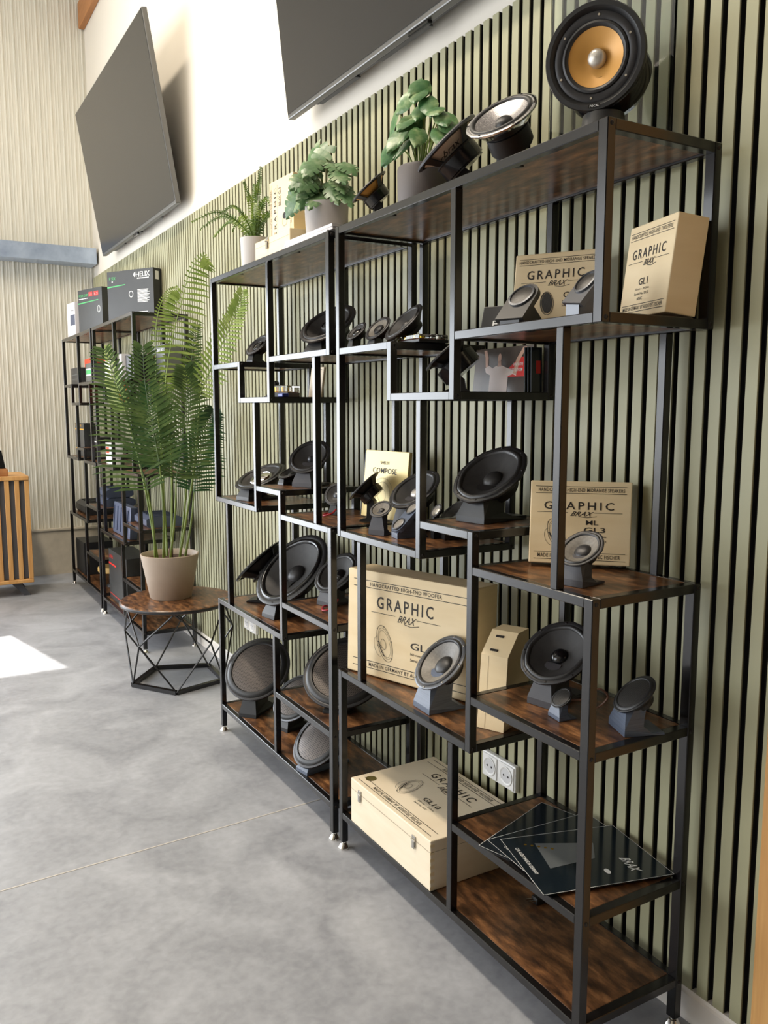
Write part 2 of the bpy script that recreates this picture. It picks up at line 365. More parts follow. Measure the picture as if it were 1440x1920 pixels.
# ================================================================ SHELF UNITS
D, L, T, TW, H = 0.2931, 1.0168, 0.0190, 0.0195, 1.80
PP = dict(P2=.1058, P3=.4544, P4=.7282, P5=.5906, P6=.3778, P7=.8895, P8=.4455)
ZZ = dict(S1=H, S2=1.4775, S3=1.4745, S4=1.3466, S5=.9653, S6=1.041, S7=.9637, S8=.553, S9=.6684, S10=.3382, S11=.116)
EXT = dict(S1=(0, L), S2=(0, 'P3'), S3=('P4', L), S4=('P3', 'P4'), S5=('P5', L), S6=('P6', 'P5'), S7=(0, 'P6'), S8=('P6', L), S9=(0, 'P6'), S10=(0, 'P8'), S11=(0, L))
ZT = {k: v + .0002 for k, v in ZZ.items()}
YB, YC, YD = 1.0583, 3.3077, 4.3776
def make_unit():
    root = thing('display_shelf', (0, 0, 0), '', 'shelf unit', 'black steel display shelf units along the slat wall')
    hw = TW / 2; EW = 0.0225
    segs = [(0, EW, ZZ['S2'] - T, H), (0, EW, .022, ZZ['S7']), (L - TW, L, ZZ['S5'] - T, H), (L - TW, L, .022, ZZ['S8'])]
    for p, a, b_ in (('P2', ZZ['S7'] , ZZ['S2'] - T), ('P3', ZZ['S4'] - T, H - T), ('P4', ZZ['S4'] - T, ZZ['S3']), ('P5', ZZ['S5'] - T, ZZ['S4'] - T), ('P6', ZZ['S8'] - T, ZZ['S6']), ('P7', ZZ['S8'], ZZ['S5'] - T), ('P8', ZZ['S11'], ZZ['S8'] - T)):
        segs.append((PP[p] - hw, PP[p] + hw, a, b_))
    for (y0, y1, z0, z1) in segs:
        obj('post', MB().bbox((0, y0, z0), (TW, y1, z1), .0014), M_tube, root)
        obj('post', MB().bbox((D - TW, y0, z0), (D, y1, z1), .0014), M_tube, root)
    e = .0004
    for s_, (a, b_) in EXT.items():
        z = ZZ[s_]
        y0 = 0 if a == 0 else PP[a] - hw; y1 = L if b_ == L else PP[b_] + hw
        ya = y0 + (EW if a == 0 else TW); yb = y1 - TW
        obj('rail', MB().bbox((e, ya - .0003, z - T), (TW - e, yb + .0003, z), .0014), M_tube, root)
        obj('rail', MB().bbox((D - TW + e, ya - .0003, z - T), (D - e, yb + .0003, z), .0014), M_tube, root)
        obj('rail', MB().bbox((TW - e, y0 + e, z - T), (D - TW + e, ya - e, z), .0014), M_tube, root)
        obj('rail', MB().bbox((TW - e, yb + e, z - T), (D - TW + e, y1 - e, z), .0014), M_tube, root)
        obj('shelf_board', MB().bbox((TW - .0002, ya - .0002, z - .0135), (D - TW + .0002, yb + .0002, z - .0006), .0008), M_rust, root)
        for fy in (.25, .75):
            obj('fixing_clip', MB().bbox((TW, ya + (yb - ya) * fy - .008, z - .0175), (TW + .014, ya + (yb - ya) * fy + .008, z - .0137), .001), M_bolt, root)
        for x in (TW / 2, D - TW / 2):
            obj('bolt', MB().lathe([(.0001, .0022), (.0022, .0022), (.0038, .0014), (.0046, 0), (.0046, -.001)], 12, (x, y0, z - T / 2), (0, -1, 0)), M_bolt, root, smooth=True)
    for y in (EW / 2, L - TW / 2):
        for x in (TW / 2, D - TW / 2):
            obj('levelling_foot', MB().lathe([(.0001, .0218), (.006, .0218), (.006, .016), (.0085, .0155), (.0165, .005), (.0172, .0035), (.0172, 0), (.0001, 0)], 24, (x, y, .0002)), M_foot, root, smooth=True, ang=30)
    return root
def copy_tree(root, loc, label):
    r = root.copy(); COL.objects.link(r); r.location = loc; r['label'] = label; OFF[r.name] = Vector(loc)
    for ch in list(root.children):
        c = ch.copy(); COL.objects.link(c); c.parent = r
    return r
unitA = make_unit(); unitA['label'] = 'nearest black steel display shelf with rustic boards, gold-coned speaker on its top'
copy_tree(unitA, (0, YB, 0), 'black steel display shelf beside the palm table, fern pot on its top')
copy_tree(unitA, (0, YC, 0), 'black steel display shelf behind the potted palm, largest dark carton on its top')
copy_tree(unitA, (0, YD, 0), 'farthest black steel display shelf nearest the corrugated end wall')

# ================================================================ LOUDSPEAKERS
def speaker(name, label, c, n, r_, z, cat='loudspeaker', cone=None, flange=None, cap='dome', capm=None, capr=.30, stand=None, depth=.62, magr=.55,
            open_=False, scallop=0, grille=None, surround=None, wide=.62, screws=0, group='loudspeakers shown on the shelves', oval=1.0, coneback=None, tail=1.0, flat=False, basketm=None, post=False):
    """driver with its flange plane at c facing n; stands on the shelf at height z"""
    c = Vector(c); n = Vector(n).normalized()
    hdir = Vector((n.x, n.y, 0)).normalized(); side = Vector((0,0,1)).cross(hdir)
    root = thing(name, (c.x, c.y, z), label, cat, group)
    cone = cone or M_cone; flange = flange or M_flgd; capm = capm or M_rub
    mod = None
    if scallop: mod = lambda t: 1 + .022 * max(0.0, math.cos(scallop * t)) ** 2
    if oval != 1.0: mod = lambda t: 1.0 / math.sqrt(math.cos(t) ** 2 * oval ** 2 + math.sin(t) ** 2) if oval > 1 else math.sqrt(1)
    R = r_
    def lt(prof, m=mod, seg=48): return MB().lathe([(a * R, h * R) for a, h in prof], seg, c, n, m, xref=side)
    fi = .88 if not flat else .93
    obj('flange', lt([(fi, -.02), (fi, .005), (fi + .02, .012), (.97, .012), (1.0, -.004), (1.0, -.05), (.93, -.07), (fi, -.07), (fi, -.02)]), flange, root, smooth=True)
    if grille:
        ring = obj('grille_ring', lt([(.75, .045), (.78, .075), (.84, .070), (.92, .03), (.935, .0), (.935, -.02)], None), M_blk, root, smooth=True)
        gm = M_perf if grille != 'fine' else M_perfd
        obj('grille', lt([(.0005, .105), (.25, .100), (.5, .085), (.65, .066), (.77, .045)], None, 40), gm, root, smooth=True)
    else:
        obj('surround', lt([(.885, .002), (.86, .035), (.82, .05), (.775, .035), (.75, .0), (.74, -.02)]), surround or M_rub, root, smooth=True)
        obj('cone', lt([(.75, -.012), (.60, -.075), (.45, -.145), (capr * .95, -.215), (.02, -.24)]), cone, root, smooth=True, ang=60)
        if cap == 'dome': prof = [(capr, -.20), (capr * .9, -.15), (capr * .7, -.105), (capr * .4, -.075), (.0005, -.065)]
        elif cap == 'plug': prof = [(capr * .8, -.24), (capr * .8, -.06), (capr * .7, -.02), (capr * .4, .03), (.0005, .05)]
        else: prof = [(capr * 1.05, -.20), (capr, -.06), (capr * .85, -.03), (capr * .8, -.06), (capr * .5, -.02), (.0005, -.005)]
        obj('dust_cap', lt(prof, None, 32), capm, root, smooth=True, ang=60)
    if not flat:
        if open_:
            if coneback is not None:
                obj('cone_back', lt([(.80, -.07), (.62, -.20), (.42, -.34)], None), coneback, root, smooth=True)
            mb = MB()
            X = (side - n * side.dot(n)).normalized(); Y = n.cross(X)
            vw = (Vector((-1.07, -1.083, 1.31)) - c); t0 = math.atan2(vw.dot(Y), vw.dot(X))
            for k in range(4):
                t = t0 + 2 * math.pi * (k + .5) / 4; d = X * math.cos(t) + Y * math.sin(t); tt = n.cross(d)
                a = c + d * R * .93 - n * R * .06; b_ = c + d * R * .56 - n * R * .40
                w = R * .13; th = d * R * .05
                mb.add([a - tt*w, a + tt*w, b_ + tt*w*.7, b_ - tt*w*.7, a - tt*w - th, a + tt*w - th, b_ + tt*w*.7 - th, b_ - tt*w*.7 - th],
                       [(0,1,2,3),(4,7,6,5),(0,4,5,1),(1,5,6,2),(2,6,7,3),(3,7,4,0)])
            mb.lathe([(.0005 * R, -.37 * R), (.60 * R, -.37 * R), (.62 * R, -.39 * R), (.60 * R, -.43 * R), (.0005 * R, -.43 * R)], 32, c, n)
            obj('basket', mb, M_blk, root)
        else:
            obj('basket', lt([(.94, -.065), (.90, -.11), (.70, -.30), (.60, -.40), (.0005, -.40)], None), basketm or M_blk, root, smooth=True, ang=30)
        dd = depth
        obj('magnet', MB().lathe([(.0005, -.41 * R), (magr * .9 * R, -.41 * R), (magr * R, -.43 * R), (magr * R, -(dd - .06) * R), (magr * .93 * R, -(dd - .04) * R), (magr * .93 * R, -dd * R), (.0005, -dd * R)], 36, c, n), M_blk if not open_ else M_blkg, root, smooth=True, ang=30)
    if screws:
        X = (side - n * side.dot(n)).normalized(); Y = n.cross(X); sm = None
        for k in range(screws):
            t = 2 * math.pi * (k + .25) / screws; p = c + (X * math.cos(t) + Y * math.sin(t)) * R * .945 + n * R * .012
            obj('screw', MB().lathe([(.0002, .0012), (.0020, .0012), (.0028, .0004), (.0028, -.001)], 10, p, n), M_nickel if flange is M_flg else M_bolt, root, smooth=True)
    if stand and (open_ or post):
        pb = c - n * dd * R * .72; pw = R * .22; q0 = pb - hdir * pw; q1 = pb + hdir * pw * 1.6
        zt = z + .0002; up0 = pb.z - magr * R * .55
        prs = [(-pw * 1.8, 0), (pw * 2.6, 0), (pw * 2.4, .006), (pw * .9, .012), (pw * .7, up0 - zt + .02), (-pw * .9, up0 - zt), (-pw * 1.2, .010), (-pw * 1.8, .006)]
        obj('stand', MB().prism(prs, -R * .30, R * .30, frame((pb.x, pb.y, zt), hdir, (0, 0, 1), side)), stand, root)
    elif stand:
        g = c.z - z - .0002; sp = n.dot(hdir); cp = n.z            # n = sp*h + cp*z
        tv = (-cp, sp)                                              # tangent going up and back
        def P(a, b_): return (a * sp * R + b_ * tv[0] * R, g + a * cp * R + b_ * tv[1] * R)   # a along n, b along tangent
        B1 = P(-.09, -.80); B2 = P(-.16, -.25); C1 = P(-.46, .05); zt = min(.10 * R, .012)
        fx = B1[0] + .16 * R
        cur = [(C1[0] + (B1[0] - C1[0]) * .10, C1[1] * .55), (C1[0] + (B1[0] - C1[0]) * .16, max(C1[1] * .25, zt * 1.8))]
        poly = [(fx, 0, 1.0), (fx - .01 * R, min(.014, B1[1] * .3), 1.0), (*B1, .62), (*B2, .60), (*C1, .62), (*cur[0], .66), (*cur[1], .74), (C1[0] - .12 * R, zt, .85), (C1[0] - .62 * R * tail, zt * .8, .95), (C1[0] - .62 * R * tail, 0, .95)]
        M = frame((c.x, c.y, z + .0002), hdir, (0, 0, 1), side); k_ = len(poly); hw_ = wide * R * .62
        vs = [M @ Vector((a, b_, -hw_ * f)) for a, b_, f in poly] + [M @ Vector((a, b_, hw_ * f)) for a, b_, f in poly]
        obj('stand', MB().add(vs, [tuple(reversed(range(k_))), tuple(range(k_, 2 * k_))] + [(i, (i + 1) % k_, (i + 1) % k_ + k_, i + k_) for i in range(k_)]), stand, root)
    return root

def cable(name, label, pts, rad, m, cat='cable', group=None):
    """smooth cable through points"""
    P_ = [Vector(p) for p in pts]; out = []
    for i in range(len(P_) - 1):
        p0 = P_[max(i - 1, 0)]; p1 = P_[i]; p2 = P_[i + 1]; p3 = P_[min(i + 2, len(P_) - 1)]
        for k in range(6):
            t = k / 6; out.append(.5 * ((2*p1) + (p2-p0)*t + (2*p0-5*p1+4*p2-p3)*t*t + (3*p1-p0-3*p2+p3)*t**3))
    out.append(P_[-1]); mb = MB().tube(out, rad, 8)
    return mb

def lie(z): return z + .0002
Z = {k: ZT[k] for k in ZT}
# ---- shelf A, nearest
speaker('loudspeaker', 'large black woofer on a charcoal stand, on the small raised middle ledge', (.15, .507, 1.154), (-.64, -.13, .76), .0958, Z['S6'], capr=.27, scallop=8, stand=M_blk, surround=M_rub, wide=.75, screws=8, flange=M_blk)
speaker('loudspeaker', 'midrange driver with a bright silver dome beside the gold panel', (.17, .876, 1.085), (-.61, -.09, .78), .079, Z['S5'], capm=M_silver, capr=.24, scallop=6, stand=M_print, cone=M_cone, screws=6)
speaker('tweeter', 'small round tweeter on a charcoal wedge stand before the gold panel', (.06, .872, 1.036), (-.54, -.29, .79), .0323, Z['S5'], 'tweeter', capr=.28, scallop=6, stand=M_print, wide=1.25, cone=M_coneg)
speaker('loudspeaker', 'grey-coned woofer on a slate stand before the biggest upright wooden box', (.08, .609, .672), (-.72, .04, .70), .0817, Z['S8'], cone=M_coneg, capm=M_rub, capr=.34, stand=M_bluep, flange=M_flg, surround=M_flgd, wide=.80, screws=8, tail=.45, depth=.55)
speaker('loudspeaker', 'black woofer with slotted grey rim beside the tilted wooden case', (.15, .257, .778), (-.65, -.14, .75), .0839, Z['S9'], cap='dome', capm=M_blkg, capr=.24, scallop=8, stand=M_print, flange=M_flgd, screws=8)
speaker('tweeter', 'tiny mesh tweeter on a slate stand with a looped brown cable', (.09, .172, .712), (-.66, .10, .74), .0262, Z['S9'], 'tweeter', grille='fine', stand=M_bluep, wide=1.3, flange=M_blkg)
speaker('tweeter', 'black tweeter with spiral grille alone at the near end of its shelf', (.17, .05, .743), (-.6, .24, .76), .0490, Z['S9'], 'tweeter', grille='fine', stand=M_bluep, wide=1.25, flange=M_blk, tail=1.1)
speaker('loudspeaker', 'small midrange on a charcoal stand in front of the square wooden box', (.08, .118, 1.036), (-.64, -.13, .76), .0469, Z['S7'], cone=M_coneg, capm=M_flgd, capr=.38, stand=M_print, wide=1.0, scallop=6)
speaker('loudspeaker', 'chrome-rimmed subwoofer with a sparkling silver cone on the top board', (.14, .473, 1.96), (-.66, -.25, .71), .0843, Z['S1'], cone=M_spark, capm=M_rub, capr=.25, flange=M_chrome, stand=M_blk, depth=.95, magr=.60, wide=.8, screws=6, basketm=M_chrome, post=True)
# leaning drivers seen from behind
speaker('loudspeaker', 'upturned driver with a signed cream cone back, beside the ribbed planter', (.13, .6767, 1.9517), (-.62, .29, .73), .0921, Z['S1'], open_=True, coneback=M_cream, depth=.85, magr=.60, stand=M_blk, wide=.5, flange=M_flg)
speaker('loudspeaker', 'upturned driver with an amber cone back left of the ribbed planter', (.15, 1.0984, 1.9441), (-.62, .25, .74), .0636, Z['S1'], open_=True, coneback=M_gold, depth=.85, magr=.60, stand=M_blk, wide=.5)
speaker('loudspeaker', 'dark woofer seen from behind, leaning left of the gold panel', (.15, 1.1321, 1.0746), (-.52, .47, .71), .0608, Z['S5'], open_=True, coneback=M_cone, depth=.8, magr=.62, stand=M_blk, wide=.5)
speaker('loudspeaker', 'dark subwoofer with a thick magnet inside the small hanging box', (.13, .6635, 1.4491), (-.51, .41, .76), .068, Z['S4'], open_=True, coneback=M_cone, depth=1.0, magr=.8, stand=M_blk, wide=.5)
# row of three on the upper left board
speaker('loudspeaker', 'small coaxial speaker, leftmost of three by the upper post', (.10, 1.0831, 1.5316), (-.72, -.06, .69), .036, Z['S2'], cap='coax', capm=M_blkg, capr=.4, stand=M_blk, scallop=4)
speaker('loudspeaker', 'two-way coaxial on a slim plate, middle of three on the upper board', (.08, .9237, 1.5263), (-.75, -.12, .65), .042, Z['S3'], cap='coax', capm=M_flgd, capr=.36, stand=M_flg, scallop=0, cone=M_coneg)
speaker('loudspeaker', 'oval black woofer, rightmost of three on the upper board', (.10, .823, 1.5356), (-.72, .07, .69), .0644, Z['S3'], capr=.26, stand=M_chrome, scallop=4, cone=M_cone)
speaker('loudspeaker', 'flat black woofer half hidden behind the raised middle ledge', (.20, .705, 1.045), (-.54, .14, .83), .0586, Z['S5'], stand=M_blk, capr=.3)
# double tweeter plate
def plate_stand(name, label, c1, c2, n, r_, z, m, grilles=True, group='tweeters shown on the shelves', foot=.05):
    """tweeter(s) set in a rounded plate that leans down to the shelf"""
    c1, c2, n = Vector(c1), Vector(c2), Vector(n).normalized(); root = thing(name, (c1.x, c1.y, z), label, 'tweeter', group)
    d = (c2 - c1); d = (d - n * d.dot(n)); ln = d.length; d.normalize(); s = n.cross(d); w = r_ * 1.22
    pts = []
    for i in range(13):
        t = math.pi * i / 12; pts.append((ln + w * math.sin(t), w * math.cos(t)))
    pts += [(-ln * .0 - w * math.sin(t), -w * math.cos(t)) for t in [math.pi * i / 12 for i in range(13)]] if grilles == 2 else [(-ln * .0 - w, -w), (-ln * .0 - w, w)]
    M = frame(c1, d, s, n)
    obj('plate', MB().prism(pts, -.012, -.001, M), m, root)
    for cc in ([c1 + d * 0, c1 + d * ln] if grilles == 2 else [c1 + d * ln]):
        obj('trim_ring', MB().lathe([(r_ * .82, 0), (r_ * .86, .004), (r_, .003), (r_ * 1.02, -.004)], 28, cc, n), M_flg, root, smooth=True)
        obj('grille', MB().lathe([(.0004, .004), (r_ * .4, .0038), (r_ * .84, .0012)], 28, cc, n), M_perfd if grilles != 2 else M_coneg, root, smooth=True)
    # rear strut down to the shelf
    low = c1 + d * ln * .6 - n * .012
    hd = Vector((-n.x, -n.y, 0)).normalized()
    f0 = Vector((low.x, low.y, z + .0002)) + hd * foot
    mb = MB(); ww = s * w * .7
    b0 = Vector((c1.x, c1.y, 0)) ; b0.z = z + .0002
    low2 = c1 - d * w - n * .006; lz = Vector((low2.x, low2.y, z + .0002))
    mb.add([low2 - ww, low2 + ww, low + ww, low - ww, lz - ww, lz + ww, f0 + ww, f0 - ww], [(0,1,2,3), (4,7,6,5), (0,4,5,1), (1,5,6,2), (2,6,7,3), (3,7,4,0)])
    obj('stand', mb, m, root)
    return root
plate_stand('tweeter', 'twin-dome tweeter plate on a slate stand under the raised ledge', (.07, .793, 1.002), (.105, .79, 1.046), (-.70, .02, .70), .020, Z['S5'], M_bluep, 2)
speaker('tweeter', 'pale round tweeter tucked behind the twin-dome plate', (.15, .735, 1.040), (-.80, .05, .58), .021, Z['S5'], 'tweeter', cone=M_coneg, capm=M_silver, capr=.5, stand=M_blk)
plate_stand('tweeter', 'black mesh tweeter on a leaning plate in front of the wide upper wooden box', (.033, .275, 1.517), (.055, .279, 1.533), (-.74, -.16, .66), .0295, Z['S2'], M_blk, 1)
plate_stand('tweeter', 'mesh tweeter on a grey leaning plate between the two upper wooden boxes', (.050, .108, 1.530), (.068, .104, 1.537), (-.78, .06, .60), .0255, Z['S2'], M_flg, 1)
# signature on the cream cone back
sp = [o for o in bpy.data.objects if o.get('label', '').startswith('upturned driver with a signed')][0]
c_ = Vector((.13, .6767, 1.9517)); n_ = Vector((-.62, .29, .73)).normalized()
view = (Vector((-1.07, -1.083, 1.31)) - c_).normalized()
out = (view - n_ * view.dot(n_)).normalized(); sdir = n_.cross(out)   # face of the cone that looks to the room
slope = (out * .38 - n_ * -.27).normalized()                        # outward normal of the cone back is tilted
p0 = c_ + out * .0921 * .62 - n_ * .0921 * .20
up_ = (out * .36 + n_ * .27).normalized(); nn = sdir.cross(up_) * 1
if nn.dot(view) < 0: sdir = -sdir; nn = -nn
pr = Print(); w = .030
pr.text('brax', -.024, -.010, .030, .010, shear=.5); pr.line([(-.032 + .012 * t, -.008 + .006 * math.sin(3.1 * t)) for t in [i / 8 for i in range(9)]], .0016)
pr.build('signature', frame(p0 + nn * .006, sdir, up_, nn), M_ink, sp)

# ---- the big gold-coned speaker on top, in a deep black bezel on a round foot
c_ = Vector((.13, .173, 1.979)); n_ = Vector((-.855, -.505, -.11)).normalized(); R = .0978
root = thing('loudspeaker', (.15, .18, Z['S1']), 'largest speaker with an amber cone and deep black bezel at the near top corner', 'loudspeaker', 'loudspeakers shown on the shelves')
obj('bezel', MB().lathe([(.80*R, -.16*R), (.82*R, -.05*R), (.90*R, .02*R), (.98*R, .02*R), (1.0*R, -.02*R), (.99*R, -.12*R), (.86*R, -.30*R), (.80*R, -.30*R)], 56, c_, n_), M_blk, root, smooth=True)
obj('flange', MB().lathe([(.66*R, -.06*R), (.68*R, -.045*R), (.80*R, -.045*R), (.825*R, -.06*R), (.825*R, -.14*R)], 56, c_, n_), M_flgd, root, smooth=True)
obj('surround', MB().lathe([(.67*R, -.075*R), (.65*R, -.03*R), (.61*R, -.015*R), (.57*R, -.03*R), (.545*R, -.07*R)], 48, c_, n_), M_rub, root, smooth=True)
obj('cone', MB().lathe([(.55*R, -.07*R), (.40*R, -.13*R), (.25*R, -.20*R), (.15*R, -.25*R)], 48, c_, n_), M_gold, root, smooth=True)
obj('phase_plug', MB().lathe([(.18*R, -.26*R), (.175*R, -.13*R), (.15*R, -.085*R), (.09*R, -.055*R), (.0005, -.045*R)], 32, c_, n_), M_silver, root, smooth=True, ang=60)
X = Vector((0,0,1)).cross(n_).normalized(); Y = n_.cross(X)
for k in range(6):
    t = 2 * math.pi * (k + .4) / 6; p = c_ + (X * math.cos(t) + Y * math.sin(t)) * R * .745 - n_ * R * .045
    obj('screw', MB().lathe([(.0002, .0014), (.0022, .0014), (.0030, .0004), (.0030, -.001)], 12, p, n_), M_nickel, root, smooth=True)
pr = Print(); pr.rect(-.0115, -.0032, .0115, .0032); q = c_ - Y * R * .90 * 1.0 + n_ * R * .0215
pr.build('badge', frame(q, -X * -1, Y, n_), M_blkg, root, .0006)
pr = Print(); pr.text('FOCAL', -.008, -.002, .0095, .002); pr.build('badge_lettering', frame(q, X, Y, n_), M_pale, root, .0012)
b0 = c_ - n_ * R * .30 + Vector((0, 0, -.01)); b1 = Vector((.195, .215, Z['S1'] + .075))
obj('housing', MB().lathe([(.40*R, 0), (.62*R, .10*R), (.82*R, .40*R), (.86*R, .72*R), (.70*R, 1.0*R), (.0005, 1.05*R)], 48, c_ - n_ * R * .30, (-n_ + Vector((.1, -.05, -.42))).normalized()), M_blkg, root, smooth=True, ang=35)
obj('foot', MB().lathe([(.0005, .085), (.040, .082), (.046, .04), (.056, .012), (.060, .0), (.0005, .0)], 36, (.175, .190, Z['S1'] + .0002)), M_blk, root, smooth=True, ang=35)

# ---- shelf B
speaker('loudspeaker', 'oblong black woofer under the top board, below the fern and wooden boxes', (.15, 1.372, 1.582), (-.59, -.23, .77), .1000, Z['S2'], cap='coax', capm=M_rub, capr=.26, stand=M_blk, surround=M_flgd, scallop=4)
speaker('loudspeaker', 'small coaxial speaker on the upper left ledge beside the palm frond', (.12, 1.9055, 1.5465), (-.71, -.13, .70), .0549, Z['S3'], cap='coax', capm=M_blkg, capr=.42, stand=M_blk, scallop=4)
speaker('loudspeaker', 'oval coaxial speaker with a chrome bridge lying at the far left of its shelf', (.11, 1.875, 1.0545), (-.42, -.11, .90), .1000, Z['S5'], cap='coax', capm=M_chrome, capr=.46, stand=M_blk, scallop=6, flange=M_blk)
speaker('loudspeaker', 'flat oval woofer tucked behind the round woofer on the raised ledge', (.12, 1.6126, 1.086), (-.41, -.05, .91), .0488, Z['S6'], capr=.3, stand=M_blk, depth=.5)
speaker('loudspeaker', 'round black woofer with grey rim on the ledge of the palm-side shelf', (.15, 1.521, 1.145), (-.58, -.38, .72), .0771, Z['S6'], capr=.16, stand=M_print, surround=M_flgd, capm=M_flg, wide=.8)
speaker('loudspeaker', 'small midrange with red leads between the two shelf units', (.15, 1.324, 1.031), (-.72, -.49, .50), .0394, Z['S7'], stand=M_blk, capr=.3, capm=M_flg)
speaker('loudspeaker', 'biggest subwoofer of all with a glossy surround and square logo dust cap', (.15, 1.689, .722), (-.70, -.14, .70), .1600, Z['S8'], capr=.24, stand=M_blk, surround=M_blkg, scallop=0, flange=M_blk, screws=8, depth=.45, capm=M_flgd, wide=.4)
speaker('loudspeaker', 'shallow subwoofer leaning edge-on behind the biggest subwoofer', (.13, 1.945, .716), (-.51, .45, .73), .122, Z['S8'], stand=M_blk, depth=.38, flange=M_blkg, wide=.4, open_=True, coneback=M_cone)
speaker('loudspeaker', 'midrange woofer with slotted rim left of the biggest upright wooden box', (.15, 1.323, .773), (-.66, -.14, .74), .0826, Z['S9'], capr=.3, scallop=8, stand=M_print, capm=M_blkg, flange=M_flgd)
speaker('loudspeaker', 'large grille-covered subwoofer at the bottom left, next to the palm table', (.10, 1.918, .288), (-.56, -.47, .68), .1355, Z['S11'], grille='big', stand=M_blk, flange=M_flgd, depth=.55, wide=.45)
speaker('loudspeaker', 'large grille-covered subwoofer on the board above the lowest, beside the doubled posts', (.155, 1.275, .447), (-.45, -.42, .79), .1415, Z['S10'], grille='big', stand=M_blk, flange=M_flgd, depth=.55, wide=.45)
speaker('loudspeaker', 'grille-covered woofer in the back, between two bigger grilles', (.16, 1.69, .228), (-.67, -.2, .71), .0990, Z['S11'], grille='big', stand=M_blk, flange=M_flg, wide=.5)
speaker('loudspeaker', 'grille-covered woofer on the lowest board, nearest the doubled posts', (.08, 1.32, .215), (-.68, -.11, .72), .1060, Z['S11'], grille='big', stand=M_bluep, flange=M_flgd, wide=.5)

# ================================================================ BOXES
def placed_box(name, label, cat, o, yaw_, tilt, w, h, d, m, group=None, bev=.0022, body='body'):
    """box whose front face starts at o (lower left front corner as the viewer faces the wall); returns root and face frames"""
    r_ = Vector((math.sin(yaw_), -math.cos(yaw_), 0)); n_in = Vector((math.cos(yaw_), math.sin(yaw_), 0)); u_ = Vector((0,0,1))
    b_ = n_in * math.cos(tilt) - u_ * math.sin(tilt); c = u_ * math.cos(tilt) + n_in * math.sin(tilt); o = Vector(o)
    root = thing(name, o, label, cat, group)
    M = frame(o, r_, c, -b_)
    mb = MB().bbox((0, 0, -d), (w, h, 0), bev, 2).xf(M)
    obj(body, mb, m, root)
    F = dict(front=M, right=frame(o + r_ * w, b_, c, r_), left=frame(o + b_ * d, -b_, c, -r_), top=frame(o + c * h, r_, b_, c))
    return root, F, (w, h, d)
def logo(pr, w, h, y, x0, x1, hh):
    """word mark GRAPHIC over a winged monogram and two thin rules"""
    pr.text('GRAPHIC', x0, y, x1, y + hh, space=1.35)
    ww = x1 - x0; yl = y - hh * .38
    pr.rect(x0 - ww * .10, yl, x0 + ww * .34, yl + h * .005); pr.rect(x0 + ww * .72, yl, x1 + ww * .12, yl + h * .005)
    pr.text('BRAX', x0 + ww * .38, y - hh * .80, x0 + ww * .72, y - hh * .22, shear=.6)
    pr.line([(x0 + ww * .50, y - hh * .86), (x0 + ww * .62, y - hh * .98), (x0 + ww * .76, y - hh * .80)], h * .006)
def band(pr, w, h, y0, y1, t, x0, x1):
    pr.rect(w * .05, y1, w * .95, y1 + h * .006); pr.rect(w * .05, y0 - h * .006, w * .95, y0)
    pr.text(t, x0, y0 + (y1 - y0) * .22, x1, y0 + (y1 - y0) * .80, space=1.12)
def driver_drawing(pr, cx, cy, s, lw):
    pr.ring(cx, cy, s * .50, s, lw, .35); pr.ring(cx + s * .02, cy, s * .42, s * .86, lw * .7, .35); pr.ring(cx, cy - s * .02, s * .36, s * .74, lw * .6, .35)
    pr.ring(cx - s * .08, cy - s * .05, s * .17, s * .28, lw, .35); pr.ring(cx - s * .38, cy - s * .22, s * .34, s * .56, lw * .7, .35, 20, math.pi * .45, math.pi * 1.45)
    for k in range(6): pr.line([(cx - s * (.50 - .07 * k), cy + s * (.06 - .13 * k)), (cx - s * (.34 - .07 * k), cy - s * (.03 + .13 * k))], lw * 2.2)
    for k in range(6):
        t = k * math.pi / 3; pr.disc(cx + s * (.5*math.cos(t)*math.cos(.35) - math.sin(t)*math.sin(.35)), cy + s * (.5*math.cos(t)*math.sin(.35) + math.sin(t)*math.cos(.35)), lw * 1.6, lw * 1.6, n=8)

G_BOX = 'printed wooden presentation boxes'
root, F, (w, h, d) = placed_box('wooden_box', 'thick wooden box showing its plain side, at the near end of the upper shelf', 'wooden box', (.2178, .1739, 1.4873), -.2645, .1221, .1622, .1834, .0666, M_ply, G_BOX)
pr = Print(); band(pr, w, h, .845*h, .915*h, 'HANDCRAFTED HIGH-END TWEETERS', .07*w, .92*w); logo(pr, w, h, .63*h, .14*w, .84*w, .105*h)
pr.text('GL1', .36*w, .34*h, .55*w, .415*h); pr.text('25 mm  -  4 Ohm', .30*w, .288*h, .60*w, .31*h); pr.text('Serial No. 0332', .30*w, .235*h, .60*w, .262*h); pr.text('NNC', .37*w, .18*h, .48*w, .212*h)
band(pr, w, h, .065*h, .135*h, 'MADE IN GERMANY BY AUDIOTEC FISCHER', .08*w, .92*w); pr.build('printed_lettering', F['front'], M_ink, root)
obj('box_floor', MB().box((.004, .0, -d + .004), (w - .004, .002, -.004)).xf(F['front']), M_plyl, root)

